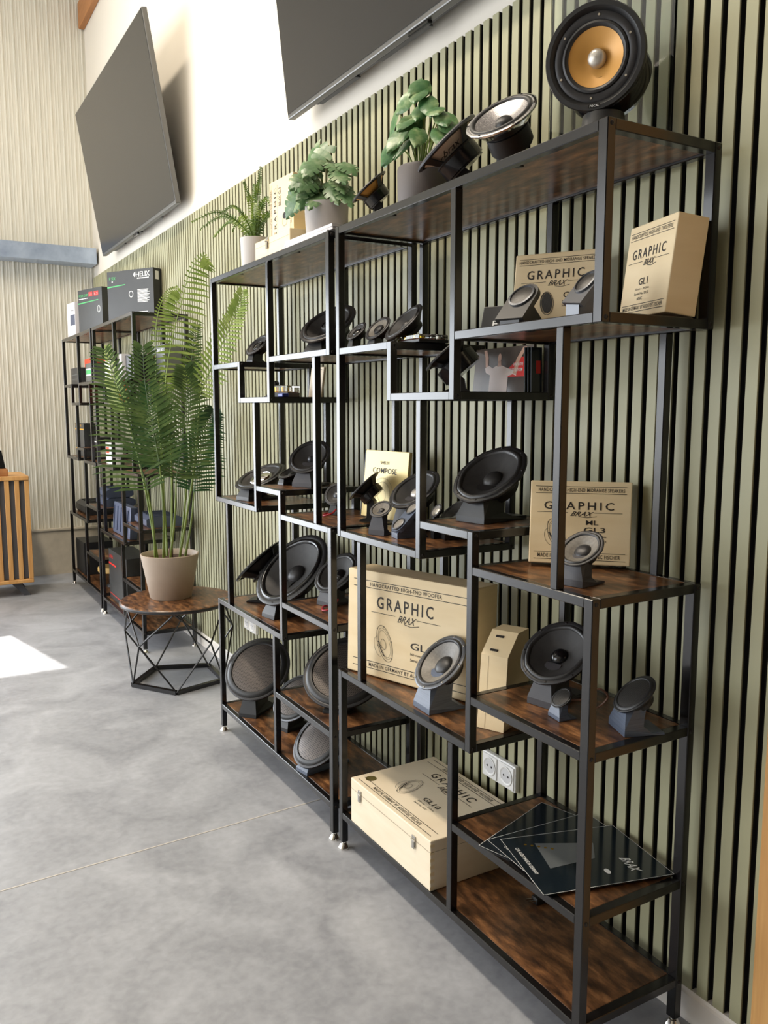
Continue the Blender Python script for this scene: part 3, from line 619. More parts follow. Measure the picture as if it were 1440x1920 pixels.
root, F, (w, h, d) = placed_box('wooden_box', 'wide wooden box with a printed round grille, leaning behind the mesh tweeter', 'wooden box', (.1489, .435, 1.4830), .55, .1650, .20, .1735, .034, M_ply, G_BOX)
pr = Print(); band(pr, w, h, .855*h, .925*h, 'HANDCRAFTED HIGH-END MIDRANGE SPEAKERS', .05*w, .95*w); logo(pr, w, h, .66*h, .15*w, .80*w, .115*h)
pr.text('GL2', .58*w, .40*h, .76*w, .475*h); pr.text('50 mm  -  4 Ohm', .57*w, .345*h, .80*w, .368*h); pr.text('Serial No.:', .57*w, .29*h, .72*w, .315*h)
pr.ring(.40*w, .34*h, .075*w, .15*h, .0012, .12); pr.ring(.395*w, .345*h, .065*w, .135*h, .0012, .12); band(pr, w, h, .06*h, .125*h, 'MADE IN GERMANY BY AUDIOTEC FISCHER', .08*w, .92*w)
pr.build('printed_lettering', F['front'], M_ink, root)
pr = Print(); pr.disc(.40*w, .345*h, .062*w, .13*h, .12); pr.build('printed_speaker', F['front'], M_perfd, root, .0005)

root, F, (w, h, d) = placed_box('wooden_box', 'square wooden box leaning behind the small midrange at the right', 'wooden box', (.1147, .3157, .9728), .7831, .1601, .2152, .1806, .050, M_ply, G_BOX)
pr = Print(); band(pr, w, h, .855*h, .93*h, 'HANDCRAFTED HIGH-END MIDRANGE SPEAKERS', .08*w, .93*w); logo(pr, w, h, .655*h, .14*w, .83*w, .095*h)
pr.text('ML', .56*w, .475*h, .68*w, .53*h); pr.text('GL3', .54*w, .385*h, .75*w, .445*h); pr.text('70 mm  -  4 Ohm', .54*w, .325*h, .76*w, .35*h); pr.text('Serial No.: 021', .54*w, .27*h, .76*w, .295*h)
driver_drawing(pr, .27*w, .36*h, .034, .0009); band(pr, w, h, .055*h, .135*h, 'MADE IN GERMANY BY AUDIOTEC FISCHER', .09*w, .90*w); pr.build('printed_lettering', F['front'], M_ink, root)

root, F, (w, h, d) = placed_box('wooden_box', 'biggest upright wooden box with a line drawing, behind the grey-coned woofer', 'wooden box', (.0182, .9946, .5565), .325, .0284, .4426, .2989, .1012, M_ply, G_BOX, .003)
pr = Print(); band(pr, w, h, .845*h, .905*h, 'HANDCRAFTED HIGH-END WOOFER', .19*w, .76*w); logo(pr, w, h, .66*h, .25*w, .70*w, .115*h)
pr.text('GL6', .53*w, .345*h, .70*w, .41*h); pr.text('165 mm  -  4 Ohm', .53*w, .29*h, .72*w, .312*h); pr.text('Serial No.: 0114', .53*w, .235*h, .70*w, .26*h)
driver_drawing(pr, .32*w, .34*h, .052, .0011); band(pr, w, h, .075*h, .135*h, 'MADE IN GERMANY BY AUDIOTEC FISCHER', .19*w, .82*w); pr.build('printed_lettering', F['front'], M_ink, root)
pr = Print(); pr.rect(.003, .0195, w - .003, .0202); pr.build('lid_seam', F['top'], M_inkl, root)

# carrying case on the lowest board
root, F, (w, h, d) = placed_box('wooden_case', 'pale wooden case with two nickel clasps lying on the lowest near board', 'wooden case', (.0015, .9445, Z['S11'] + .0002), 0.0, 0.0, .418, .1325, .289, M_plyl, G_BOX, .0025)
pr = Print(); band(pr, w, d, .87*d, .94*d, 'HANDCRAFTED HIGH-END WOOFER', .22*w, .78*w); logo(pr, w, d, .70*d, .25*w, .72*w, .10*d)
pr.text('GL10', .52*w, .36*d, .69*w, .42*d); pr.text('250 mm  -  2 Ohm', .52*w, .31*d, .70*w, .33*d); pr.text('Serial No.: 0021', .52*w, .265*d, .66*w, .287*d)
driver_drawing(pr, .33*w, .40*d, .050, .0011); band(pr, w, d, .055*d, .12*d, 'MADE IN GERMANY BY AUDIOTEC FISCHER', .22*w, .80*w); pr.build('printed_lettering', F['top'], M_ink, root)
pr = Print(); pr.disc(.09*w, .16*d, .016, .016); pr.build('wax_seal', F['top'], M_seal, root)
pr = Print(); pr.rect(.002, h - .030, w - .002, h - .0292); pr.build('lid_seam', F['front'], M_inkl, root)
pr = Print(); pr.rect(.002, h - .030, d - .002, h - .0292); pr.build('lid_seam', F['right'], M_inkl, root)
def clasp(M, x, y, root, s=1.0):
    cl = obj('clasp', MB().bbox((x - .009*s, y - .015*s, 0), (x + .009*s, y + .015*s, .0028*s), .0008).bbox((x - .006*s, y - .019*s, .0022*s), (x + .006*s, y + .002*s, .0050*s), .0008).xf(M), M_nickel, root)
    obj('hinge_pin', MB().tube([(x - .008*s, y + .004*s, .0042*s), (x + .008*s, y + .004*s, .0042*s)], .0022*s, 8).xf(M), M_chrome, cl)
clasp(F['front'], .055, h - .033, root); clasp(F['front'], w - .075, h - .033, root)
# finger joints at the near front corner
fj = MB()
for k in range(7): fj.box((w - .0010, .004 + k * .0185, -.012), (w + .0004, .0125 + k * .0185, .0004))
obj('finger_joint', fj.xf(F['front']), M_ply, root)

# slanted wooden case behind the post
root = thing('wooden_case', (.09, .42, Z['S8']), 'narrow wooden case with a slanted top and two dark clasps, behind a post', 'wooden case', G_BOX)
ax = Vector((.030, -.065, 0)).normalized(); nin = Vector((.908, .419, 0)).normalized()
Mx = frame(Vector((.083, .453, Z['S8'] + .0002)), nin, (0,0,1), ax)
prof = [(0, 0), (.017, .176), (.072, .224), (.128, .224), (.140, 0)]
obj('body', MB().prism(prof, 0, .070, Mx), M_ply, root)
sl = Vector((.055, .048, 0)).normalized()
Mt = frame(Mx @ Vector((.017, .176, 0)), ax, (nin * sl.x + Vector((0,0,1)) * sl.y), (-nin * sl.y + Vector((0,0,1)) * sl.x))
for yy in (.012, .052): obj('clasp', MB().bbox((.018, yy, .0002), (.038, yy + .006, .0022), .0005).xf(Mt), M_bolt, root)
Mf = frame(Mx @ Vector((0, 0, 0)), ax, (nin * .0955 + Vector((0,0,1)) * .9954), (-nin * .9954 + Vector((0,0,1)) * .0955))
pr = Print(); pr.rect(.0205, .003, .0211, .174); pr.build('lid_seam', Mf, M_inkl, root)

# gold display panel
root, F, (w, h, d) = placed_box('display_sign', 'gold panel with dark lettering and a black edge behind the drivers', 'display sign', (.199, 1.240, .9682), .1197, .1094, .2195, .2110, .012, M_gold_panel, None, .0012, 'plate')
pr = Print(); pr.text('HELIX', .40*w, .80*h, .58*w, .845*h); pr.line([(.365*w, .82*h), (.375*w, .85*h), (.39*w, .80*h)], .0015); pr.text('COMPOSE', .20*w, .665*h, .76*w, .745*h)
pr.build('printed_lettering', F['front'], M_ink, root)
pr = Print(); pr.ring(.46*w, .34*h, .055, .055, .0008); pr.ring(.46*w, .34*h, .042, .042, .0008); pr.ring(.46*w, .34*h, .020, .020, .0008); pr.build('printed_drawing', F['front'], M_inkl, root)
obj('edge_strip', MB().box((-.0045, 0, -d), (-.0003, h, .0)).xf(F['front']), M_blk, root)

# top of shelf B: flat case and a box standing on it
root, F, (w, h, d) = placed_box('wooden_case', 'flat wooden case with one clasp on the top board beside the fern', 'wooden case', (.055, 1.745, Z['S1'] + .0002), 0.0, 0.0, .30, .082, .20, M_ply, G_BOX)
clasp(F['front'], .115, h - .016, root, 1.15)
pr = Print(); pr.rect(.002, h - .021, w - .002, h - .0203); pr.build('lid_seam', F['front'], M_inkl, root)
root, F, (w, h, d) = placed_box('wooden_box', 'wooden box stood on end so its lettering runs upward, behind the leafy pot', 'wooden box', (.125, 1.775, Z['S1'] + .0828), 0.05, 0.0, .185, .2165, .062, M_ply, G_BOX)
Mr = F['front'] @ Matrix(((0,-1,0,w),(1,0,0,0),(0,0,1,0),(0,0,0,1)))   # rotate print a quarter turn: reads upward
pr = Print(); band(pr, h, w, .90*w, .955*w, 'HANDCRAFTED HIGH-END SPEAKERS', .12*h, .88*h); pr.text('GRAPHIC', .10*h, .70*w, .88*h, .80*w, space=1.35); pr.text('BRAX GL3', .58*h, .50*w, .86*h, .60*w); pr.rect(.06*h, .655*w, .92*h, .660*w)
band(pr, h, w, .07*w, .125*w, 'MADE IN GERMANY', .25*h, .75*h); pr.ring(.31*h, .36*w, .052*h*1.4, .060*h*1.4, .0012); pr.build('printed_lettering', Mr, M_ink, root)
pr = Print(); pr.disc(.40*h, .35*w, .052*h, .070*h*1.1); pr.build('printed_speaker', Mr, M_perfd, root, .0005)
pr = Print(); pr.disc(.09*h, .22*w, .013, .013); pr.build('wax_seal', Mr, M_seal, root)

# cartons on top of the far shelves
G_CAR = 'cartons stored on the far shelf units'
root, F, (w, h, d) = placed_box('carton', 'largest dark carton with bold white lettering on the far top board', 'carton', (.0774, 4.1951, Z['S1'] + .0002), .5186, 0, .3804, .3178, .0648, M_cartk, G_CAR, .001)
pr = Print(); pr.text('HELIX', .64*w, .86*h, .93*w, .95*h); pr.poly([(.58*w, .905*h), (.605*w, .86*h), (.63*w, .905*h), (.605*w, .95*h)]); pr.rect(.66*w, .825*h, .91*w, .842*h)
for k in range(11): pr.rect(.66*w, (.62 - .022*k)*h, (.66 + random.uniform(.20, .30))*w, (.632 - .022*k)*h)
for k in range(6): pr.rect(.66*w, (.22 - .022*k)*h, (.66 + random.uniform(.20, .30))*w, (.232 - .022*k)*h)
pr.ring(.52*w, .56*h, .042*w, .055*h, .004); pr.rect(.10*w, .803*h, .13*w, .818*h); pr.build('printed_lettering', F['front'], M_pale, root)
pr = Print(); pr.text('P SIX', .05*w, .84*h, .19*w, .90*h); pr.poly([(0, .70*h), (.40*w, .735*h), (.40*w, .75*h), (0, .725*h)]); pr.build('green_stripe', F['front'], M_green, root)
pr = Print(); pr.rect(.25*d, .80*h, .68*d, .95*h); pr.build('white_label', F['right'], M_pale, root)
root, F, (w, h, d) = placed_box('carton', 'dark carton with a green stripe and red marks left of the largest carton', 'carton', (.0754, 5.1212, Z['S1'] + .0002), .2929, 0, .3316, .3179, .10, M_cartk, G_CAR, .001)
pr = Print(); pr.text('P SIX DSP', .05*w, .845*h, .42*w, .90*h); pr.poly([(0, .70*h), (.85*w, .735*h), (.85*w, .75*h), (0, .725*h)]); pr.build('green_stripe', F['front'], M_green, root)
pr = Print(); pr.rect(.46*w, .835*h, .62*w, .93*h); pr.rect(.68*w, .835*h, .86*w, .93*h); pr.build('red_mark', F['front'], M_red, root)
pr = Print(); pr.text('DSP', .48*w, .855*h, .60*w, .90*h); pr.text('1.2', .70*w, .855*h, .84*w, .90*h); pr.ring(.86*w, .55*h, .05*w, .07*h, .004); pr.rect(.04*w, .80*h, .42*w, .812*h); pr.build('printed_lettering', F['front'], M_pale, root)
root, F, (w, h, d) = placed_box('carton', 'white carton with a dark printed square, leftmost on the far top board', 'carton', (.035, 5.33, Z['S1'] + .0002), .10, 0, .19, .245, .10, M_cartw, G_CAR, .001)
pr = Print(); pr.rect(.40*w, .36*h, .98*w, .66*h); pr.build('printed_square', F['front'], M_amp, root)
pr = Print(); pr.text('24 kHz', .50*w, .76*h, .86*w, .80*h); pr.build('printed_lettering', F['front'], M_ink, root)
def carton(label, y0, y1, z, h, x, d, m, bands=(), cat='carton', name='carton'):
    root, F, (w, h, d) = placed_box(name, label, cat, (x, y1, z + .0002), 0, 0, y1 - y0, h, d, m, G_CAR, .001)
    for (a, b_, c, e, mm, t) in bands:
        pr = Print()
        if t: pr.text(t, a*w, c*h, b_*w, e*h)
        else: pr.rect(a*w, c*h, b_*w, e*h)
        pr.build('printed_lettering' if t else 'printed_band', F['front'], mm, root)
    return root, F
carton('charcoal carton with two grey stripes on the farthest upper board', 5.115, 5.365, Z['S3'], .118, .05, .075, M_cartk, [(0, 1, .56, .60, M_cartg, ''), (0, 1, .30, .34, M_cartg, '')])
carton('orange-red carton behind the striped charcoal carton', 5.10, 5.33, Z['S3'], .185, .14, .10, M_orange)
carton('slim grey carton with a green square label on the farthest upper board', 4.63, 4.83, Z['S2'], .125, .05, .10, M_cartg, [(.1, .9, .42, .66, M_green, ''), (.1, .9, .35, .42, M_pale, ''), (.1, .9, .66, .72, M_pale, '')])
carton('black carton with a red top line beside the green-labelled carton', 4.40, 4.61, Z['S2'], .14, .12, .10, M_blk, [(.0, 1, .92, 1, M_red, '')])
carton('small grey carton with white bands on the farthest unit near its end', 4.395, 4.50, Z['S2'], .085, .03, .07, M_cartg, [(0, 1, .4, .7, M_pale, '')])
carton('orange carton inside the hanging box of the middle far shelf', 4.02 + .02, 4.18, Z['S4'] - .0, .10, .06, .10, M_orange, [(.2, .8, .45, .5, M_blk, '')])
carton('white carton standing left of the palm tip on the far shelf', 4.12, 4.28, Z['S3'], .12, .06, .10, M_cartw)
carton('tall white carton sleeve behind the palm tip', 3.70, 3.76, Z['S2'], .13, .03, .12, M_cartw)
carton('black carton between the white sleeve and the shelf post', 3.57, 3.69, Z['S2'], .12, .05, .12, M_blk)
carton('long grey-green carton with a red word behind the palm', 3.53, 3.75, Z['S2'], .17, .185, .08, M_cartg, [(.06, .36, .78, .90, M_red, 'DSP'), (0, 1, .66, .70, M_red, '')])
carton('grey carton with one white word behind the palm fronds', 3.335, 3.51, Z['S2'], .165, .17, .09, M_cartg, [(.2, .8, .74, .88, M_pale, 'PLUS')])
carton('dark carton with an amber stripe on the farthest middle shelf', 5.04, 5.36, Z['S5'], .235, .06, .09, M_cartk, [(0, 1, .80, .84, M_amb, ''), (.05, .75, .90, .97, M_amb, 'V TWELVE'), (0, .3, .22, .25, M_amb, '')])
carton('small black carton with a white line in the farthest middle niche', 4.78, 4.95, Z['S6'], .07, .10, .10, M_blk, [(.2, .9, .5, .6, M_pale, '')])
carton('black subwoofer enclosure at the foot of the farthest shelf', 5.06, 5.37, Z['S11'], .235, .03, .20, M_blk, [], 'subwoofer', 'subwoofer_enclosure')
carton('black carton with red lettering at the foot of the shelf behind the palm table', 3.80, 4.27, Z['S11'], .315, .035, .15, M_cartk, [(.05, .26, .83, .90, M_red, 'L PRO'), (0, .42, .70, .735, M_red, ''), (0, 1, .10, .115, M_red, '')])
carton('clear white blister pack on the middle board behind the palm', 4.10, 4.30, Z['S5'], .13, .05, .06, M_cartw, [(.1, .5, .5, .8, M_orange, '')])
# round beech turntable disc on legs
root = thing('speaker_pedestal', (.13, 4.60, Z['S11']), 'low pedestal with a pale beech disc on the lowest far board', 'pedestal')
obj('column', MB().lathe([(.0005, 0), (.05, 0), (.045, .01), (.03, .02), (.03, .09), (.06, .10), (.0005, .10)], 28, (.13, 4.60, Z['S11'] + .0002)), M_blk, root, smooth=True, ang=30)
obj('disc', MB().lathe([(.0005, 0), (.094, 0), (.100, .008), (.100, .030), (.094, .038), (.0005, .038)], 40, (.13, 4.60, Z['S11'] + .1004)), M_ltwood, root, smooth=True, ang=30)

# amplifiers on the far shelves
def amplifier(label, x, y0, y1, z, h, d, m, fins=6):
    root = thing('amplifier', (x, (y0 + y1) / 2, z), label, 'amplifier', 'amplifiers on the far shelves')
    obj('housing', MB().prism([(0, h*.25), (d*.08, 0), (d*.92, 0), (d, h*.25), (d, h*.75), (d*.85, h), (d*.15, h), (0, h*.75)], y0, y1, Matrix(((1,0,0,x),(0,0,1,0),(0,1,0,z + .0002),(0,0,0,1)))), m, root)
    for k in range(fins):
        yy = y0 + (y1 - y0) * (k + .5) / fins
        obj('fin', MB().bbox((x + d*.16, yy - .004, z + h + .0002), (x + d*.84, yy + .004, z + h + .005), .001), m, root)
    pr = Print(); pr.text('HELIX', .1, -.1, .9, .1)
    return root
amplifier('black faceted amplifier on the farthest lower shelf', .04, 5.0, 5.36, Z['S8'], .085, .20, M_blk, 4)
a1 = amplifier('slate-blue amplifier, lower of the stacked pair behind the palm stems', .06, 4.45, 4.72, Z['S9'], .055, .20, M_amp)
amplifier('slate-blue amplifier, upper of the stacked pair behind the palm stems', .07, 4.46, 4.70, Z['S9'] + .0604, .055, .18, M_amp)
amplifier('slate-blue amplifier lying on the board right behind the palm pot', .05, 3.36, 3.62, Z['S9'], .06, .20, M_amp)
root, F, (w, h, d) = placed_box('amplifier', 'tall slate amplifier stood upright behind the palm pot', 'amplifier', (.04, 4.14, Z['S8'] + .0040), 0, .08, .42, .185, .045, M_amp, 'amplifiers on the far shelves', .003, 'housing')
for k in range(5):
    obj('fin', MB().bbox((.02 + k*.085, .02, .0002), (.03 + k*.085, h - .02, .006), .001).xf(F['front']), M_amp, root)

# ================================================================ SMALL THINGS ON THE SHELVES
# dark glossy brochures, fanned
G_BRO = 'dark glossy brochures fanned on the low shelf'
def brochure(label, pts, z, top=False):
    cx = sum(p[0] for p in pts) / 4; cy = sum(p[1] for p in pts) / 4
    root = thing('brochure', (cx, cy, z), label, 'brochure', G_BRO)
    obj('sheet', MB().prism(pts, z, z + .0022), M_bro, root)
    a, b_, c, dd = [Vector((*p, 0)) for p in pts]      # a far-left front, b near front, c near back, dd far back
    r_ = (b_ - a).normalized(); u_ = (dd - a); u_ = (u_ - r_ * u_.dot(r_)).normalized(); wl = (b_ - a).length; hl = (dd - a).length
    M = frame(a + Vector((0, 0, z + .0022)), r_, u_, (0,0,1))
    pr = Print(); loc = [(0, 0), (wl, 0), ((c - a).dot(r_), (c - a).dot(u_)), ((dd - a).dot(r_), (dd - a).dot(u_)), (0, 0)]; pr.line(loc, .0009); pr.build('white_edge', M, M_pale, root, .0002)
    return root, M, wl, hl
e1 = [(.0459, .3089), (-.0142, .0944), (.2709, .0150), (.3110, .2280)]
e2 = [(.0221, .3260), (.006, .1150), (.2860, .1000), (.3050, .3080)]
e3 = [(-.006, .3200), (.050, .1350), (.3050, .2150), (.2500, .4060)]
for (pts, zz, lab) in ((e3, Z['S10'] + .0003, 'undermost brochure with a pale box corner, turned farthest left'), (e2, Z['S10'] + .0028, 'middle brochure of the dark fan, almost square to the shelf'), (e1, Z['S10'] + .0053, 'topmost brochure with a line of small white lettering, overhanging the front rail')):
    root, M, wl, hl = brochure(lab, pts, zz)
    pr = Print(); pr.poly([(wl*.16, hl*.24), (wl*.62, hl*.20), (wl*.56, hl*.60), (wl*.30, hl*.70)]); pr.build('printed_amplifier', M, M_brog, root, .0003)
    pr = Print()
    for k in range(5): pr.disc(wl*(.16 + .035*k), hl*(.16 + .045*k), .0035, .0035, n=10)
    pr.build('printed_terminals', M, M_brass, root, .0005)
    pr = Print(); pr.text('CAR AUDIO MADE IN GERMANY', wl*.20, hl*.055, wl*.68, hl*.085); pr.text('BRAX', wl*.62, hl*.78, wl*.88, hl*.86, shear=.5)
    pr.disc(wl*.72, hl*.42, .009, .007); pr.disc(wl*.80, hl*.60, .010, .006); pr.build('printed_lettering', M, M_pale, root, .0006)
# plug and cable hanging under that shelf
root = thing('power_plug', (.205, .36, Z['S11']), 'black plug with a pale end lying on the lowest board under the brochures', 'plug')
obj('plug_body', MB().bbox((.19, .345, Z['S11'] + .0002), (.225, .368, Z['S11'] + .020), .004, 2), M_blk, root, smooth=True)
obj('cord', cable('c', '', [(.225, .35, .128), (.25, .32, .124), (.262, .28, .124), (.268, .22, .124)], .0035, M_blk), M_blk, root, smooth=True)
obj('pin', MB().tube([(.19, .352, .127), (.175, .358, .127)], .0025, 8).tube([(.19, .362, .127), (.175, .368, .127)], .0025, 8), M_nickel, root)
# wall sockets
def sockets(label, y0, n, z0, x=.319, s=.0735):
    root = thing('wall_socket', (x, y0, z0), label, 'socket')
    obj('frame_plate', MB().bbox((x - .010, y0, z0), (SLX - .0003, y0 + n * s, z0 + s), .003, 2), M_socket, root)
    for k in range(n):
        c = (x - .0102, y0 + (k + .5) * s, z0 + s / 2)
        so = obj('socket_insert', MB().bbox((x - .013, y0 + k*s + .005, z0 + .005), (x - .0101, y0 + (k+1)*s - .005, z0 + s - .005), .001).lathe([(.027, .0045), (.024, .0048), (.0205, .003), (.0200, .0025)], 28, c, (-1, 0, 0)), M_socket, root)
        obj('recess', MB().lathe([(.0203, .0032), (.0003, .0030)], 28, c, (-1, 0, 0)), M_sockin, so)
        obj('contact', MB().lathe([(.003, .0036), (.0003, .0036)], 10, (c[0], c[1] - .0095, c[2]), (-1, 0, 0)).lathe([(.003, .0036), (.0003, .0036)], 10, (c[0], c[1] + .0095, c[2]), (-1, 0, 0)), M_blk, so)
sockets('white double wall socket behind the pale wooden case', .579, 2, .276)
sockets('white double wall socket low behind the palm-side shelf', 2.466, 2, .262)
# acrylic holder behind the big speaker
root = thing('acrylic_holder', (.28, .30, Z['S1']), 'clear acrylic sheet standing behind the amber-coned speaker', 'display stand')
obj('sheet', MB().bbox((.304, .135, Z['S1'] + .006), (.3085, .50, 2.36), .0006), M_clear, root)
obj('foot_bar', MB().bbox((.286, .145, Z['S1'] + .0002), (.318, .49, Z['S1'] + .006), .001), M_clear, root)
# brochure holder in the hanging box: photo sheet with a red field
root, F, (w, h, d) = placed_box('photo_display', 'printed photo of a man in a white shirt with raised arms, red field beside him', 'display', (.250, .716, Z['S4'] + .0009), .0, .10, .230, .114, .006, M_photo, None, .0008, 'sheet')
pr = Print(); pr.poly([(.62*w, .34*h), (.985*w, .34*h), (.985*w, .76*h), (.80*w, .76*h), (.58*w, .48*h)]); pr.build('red_field', F['front'], M_red, root, .0004)
pr = Print(); pr.poly([(.30*w, 0), (.62*w, 0), (.62*w, .36*h), (.70*w, .40*h), (.76*w, .36*h), (.74*w, .46*h), (.56*w, .56*h), (.50*w, .60*h), (.40*w, .60*h), (.34*w, .55*h), (.26*w, .62*h), (.20*w, .56*h), (.22*w, .46*h), (.30*w, .40*h)]); pr.build('printed_shirt', F['front'], M_shirt, root, .0006)
pr = Print(); pr.disc(.45*w, .76*h, .030*w, .11*h); pr.poly([(.42*w, .58*h), (.49*w, .58*h), (.48*w, .70*h), (.43*w, .70*h)]); pr.build('printed_head', F['front'], M_skin, root, .0008)
pr = Print(); pr.poly([(.21*w, .58*h), (.26*w, .60*h), (.25*w, .80*h), (.21*w, .96*h), (.16*w, .96*h), (.19*w, .80*h)]); pr.build('printed_arm', F['front'], M_skin, root, .0008)
pr = Print(); pr.poly([(.70*w, .42*h), (.76*w, .38*h), (.80*w, .70*h), (.90*w, .97*h), (.84*w, .97*h), (.74*w, .72*h)]); pr.build('printed_arm', F['front'], M_skin, root, .0008)
pr = Print(); pr.text('INNOVATIVE', .70*w, .575*h, .86*w, .64*h); pr.text('STANDARD PLATFORM', .58*w, .455*h, .855*w, .525*h); pr.rect(.885*w, .44*h, .892*w, .66*h); pr.build('printed_lettering', F['front'], M_pale, root, .0010)
for k, (dy, dx) in enumerate(((0.0, .0), (.0075, .006), (.015, .012))):
    rt_, F2, s2 = placed_box('brochure', ('dark brochure standing right beside the printed photo', 'dark brochure standing second right of the printed photo', 'dark brochure standing farthest right of the printed photo')[k], 'brochure', (.232 + dx * .8, .482 - dy * .8, Z['S4'] + .0004), 1.40, .03, .030, .106, .0025, M_bro, 'dark brochures beside the printed photo', .0005, 'sheet')
    pr = Print(); pr.rect(.45*s2[0], .42*s2[1], .85*s2[0], .70*s2[1]); pr.build('red_print', F2['left'] if False else F2['front'], M_red, rt_, .0004)
# clear crossover box
def crossover(label, x, y, z, w, d, h, yawr=0.0, blue=False):
    root = thing('crossover', (x, y, z), label, 'crossover', 'small crossovers on the shelves')
    R_ = Matrix.Translation((x, y, z + .0002)) @ Matrix.Rotation(yawr, 4, 'Z')
    obj('case', MB().bbox((-d/2, -w/2, 0), (d/2, w/2, h*.38), .001).xf(R_), M_blk, root)
    obj('board', MB().bbox((-d*.46, -w*.46, h*.385), (d*.46, w*.46, h*.43), .0004).xf(R_), M_pcb, root)
    for i in range(4):
        obj('coil', MB().lathe([(.005, 0), (.008, .0), (.008, h*.42), (.005, h*.42)], 16, (((-1)**i)*d*.22, (i - 1.5)*w*.22, h*.435)).xf(R_), M_brass if i % 2 else M_nickel, root)
    obj('cover', MB().bbox((-d*.49, -w*.49, h*.435), (d*.49, w*.49, h), .0015).xf(R_), M_clear, root)
    return root
crossover('clear-lidded crossover on the edge of the upper board', .12, .755, Z['S3'], .10, .09, .020)
crossover('red crossover board on a black case in the palm-side hanging box', .11, 1.62, Z['S4'], .07, .07, .040, .5)
root = thing('tweeter', (.10, 1.70, Z['S4']), 'tiny tweeter on a pale wedge at the far side of the hanging box', 'tweeter', 'tweeters shown on the shelves')
obj('wedge', MB().prism([(0, 0), (.05, 0), (.05, .03)], -.02, .02, Matrix(((1,0,0,.07),(0,0,1,1.715),(0,1,0,Z['S4'] + .0002),(0,0,0,1)))), M_print, root)
obj('dome', MB().lathe([(.0003, .010), (.012, .008), (.020, .0), (.021, -.006), (.016, -.014), (.0003, -.014)], 24, (.10, 1.708, Z['S4'] + .045), (-.7, -.2, .68)), M_blkg, root, smooth=True)
root, F, s2 = placed_box('wooden_plaque', 'pale wooden plaque leaning at the end of the palm-side hanging box', 'plaque', (.195, 1.62, Z['S4'] + .0003), .1, .14, .085, .105, .010, M_plyl)
pr = Print(); pr.rect(.01, .095, .075, .0965); pr.build('rule_line', F['front'], M_inkl, root)
tag(obj('cable_tie', MB().bbox((.06, 1.535, Z['S4'] + .0002), (.085, 1.575, Z['S4'] + .012), .002), M_blue), 'small blue plastic piece in the palm-side hanging box', 'clip')
# flat black carton behind the mesh tweeter
root, F, s2 = placed_box('carton', 'flat black carton with a white letter behind the mesh tweeter', 'carton', (.066, .440, Z['S2'] + .0040), .40, .30, .085, .055, .012, M_blk)
pr = Print(); pr.text('F', .030, .004, .042, .020); pr.build('printed_lettering', F['front'], M_pale, root)
# leads
tag(obj('speaker_lead', cable('x', '', [(.13, .145, Z['S9'] + .050), (.15, .125, Z['S9'] + .065), (.17, .12, Z['S9'] + .045), (.155, .14, Z['S9'] + .018), (.13, .155, Z['S9'] + .035), (.10, .195, Z['S9'] + .026)], .0022, M_cable), M_cable, None, True), 'brown looped lead behind the tiny mesh tweeter', 'cable')
tag(obj('speaker_lead', cable('x', '', [(.14, 1.30, Z['S7'] + .02), (.11, 1.27, Z['S7'] + .012), (.09, 1.29, Z['S7'] + .004), (.12, 1.33, Z['S7'] + .004), (.15, 1.31, Z['S7'] + .006)], .003, M_redcab), M_redcab, None, True), 'red lead curled under the small midrange between the units', 'cable')
tag(obj('speaker_lead', cable('x', '', [(.12, 1.25, Z['S9'] + .03), (.08, 1.22, Z['S9'] + .012), (.06, 1.24, Z['S9'] + .004), (.09, 1.29, Z['S9'] + .004), (.12, 1.27, Z['S9'] + .006)], .003, M_redcab), M_redcab, None, True), 'red lead curled left of the biggest upright wooden box', 'cable')
# magazines under the leafy pot
for k, (lab, x0, y0, y1, rr_) in enumerate((('undermost white magazine beneath the leafy pot', .004, 1.085, 1.40, .0), ('middle white magazine beneath the leafy pot', .008, 1.075, 1.385, .04), ('topmost white magazine under the leafy pot', .006, 1.065, 1.375, .02))):
    root = thing('magazine', (x0, y0, Z['S1'] + .0072 * k), lab, 'magazine', 'white magazines under the leafy pot')
    Rm = Matrix.Translation((x0 + .11, (y0 + y1)/2, Z['S1'] + .0003 + .0072 * k)) @ Matrix.Rotation(rr_, 4, 'Z')
    obj('pages', MB().box((-.105, -(y1-y0)/2, 0), (.105, (y1-y0)/2, .0060)).xf(Rm), M_paper, root)
    obj('cover', MB().box((-.106, -(y1-y0)/2 - .001, .0061), (.106, (y1-y0)/2 + .001, .0069)).xf(Rm), M_cartw, root)

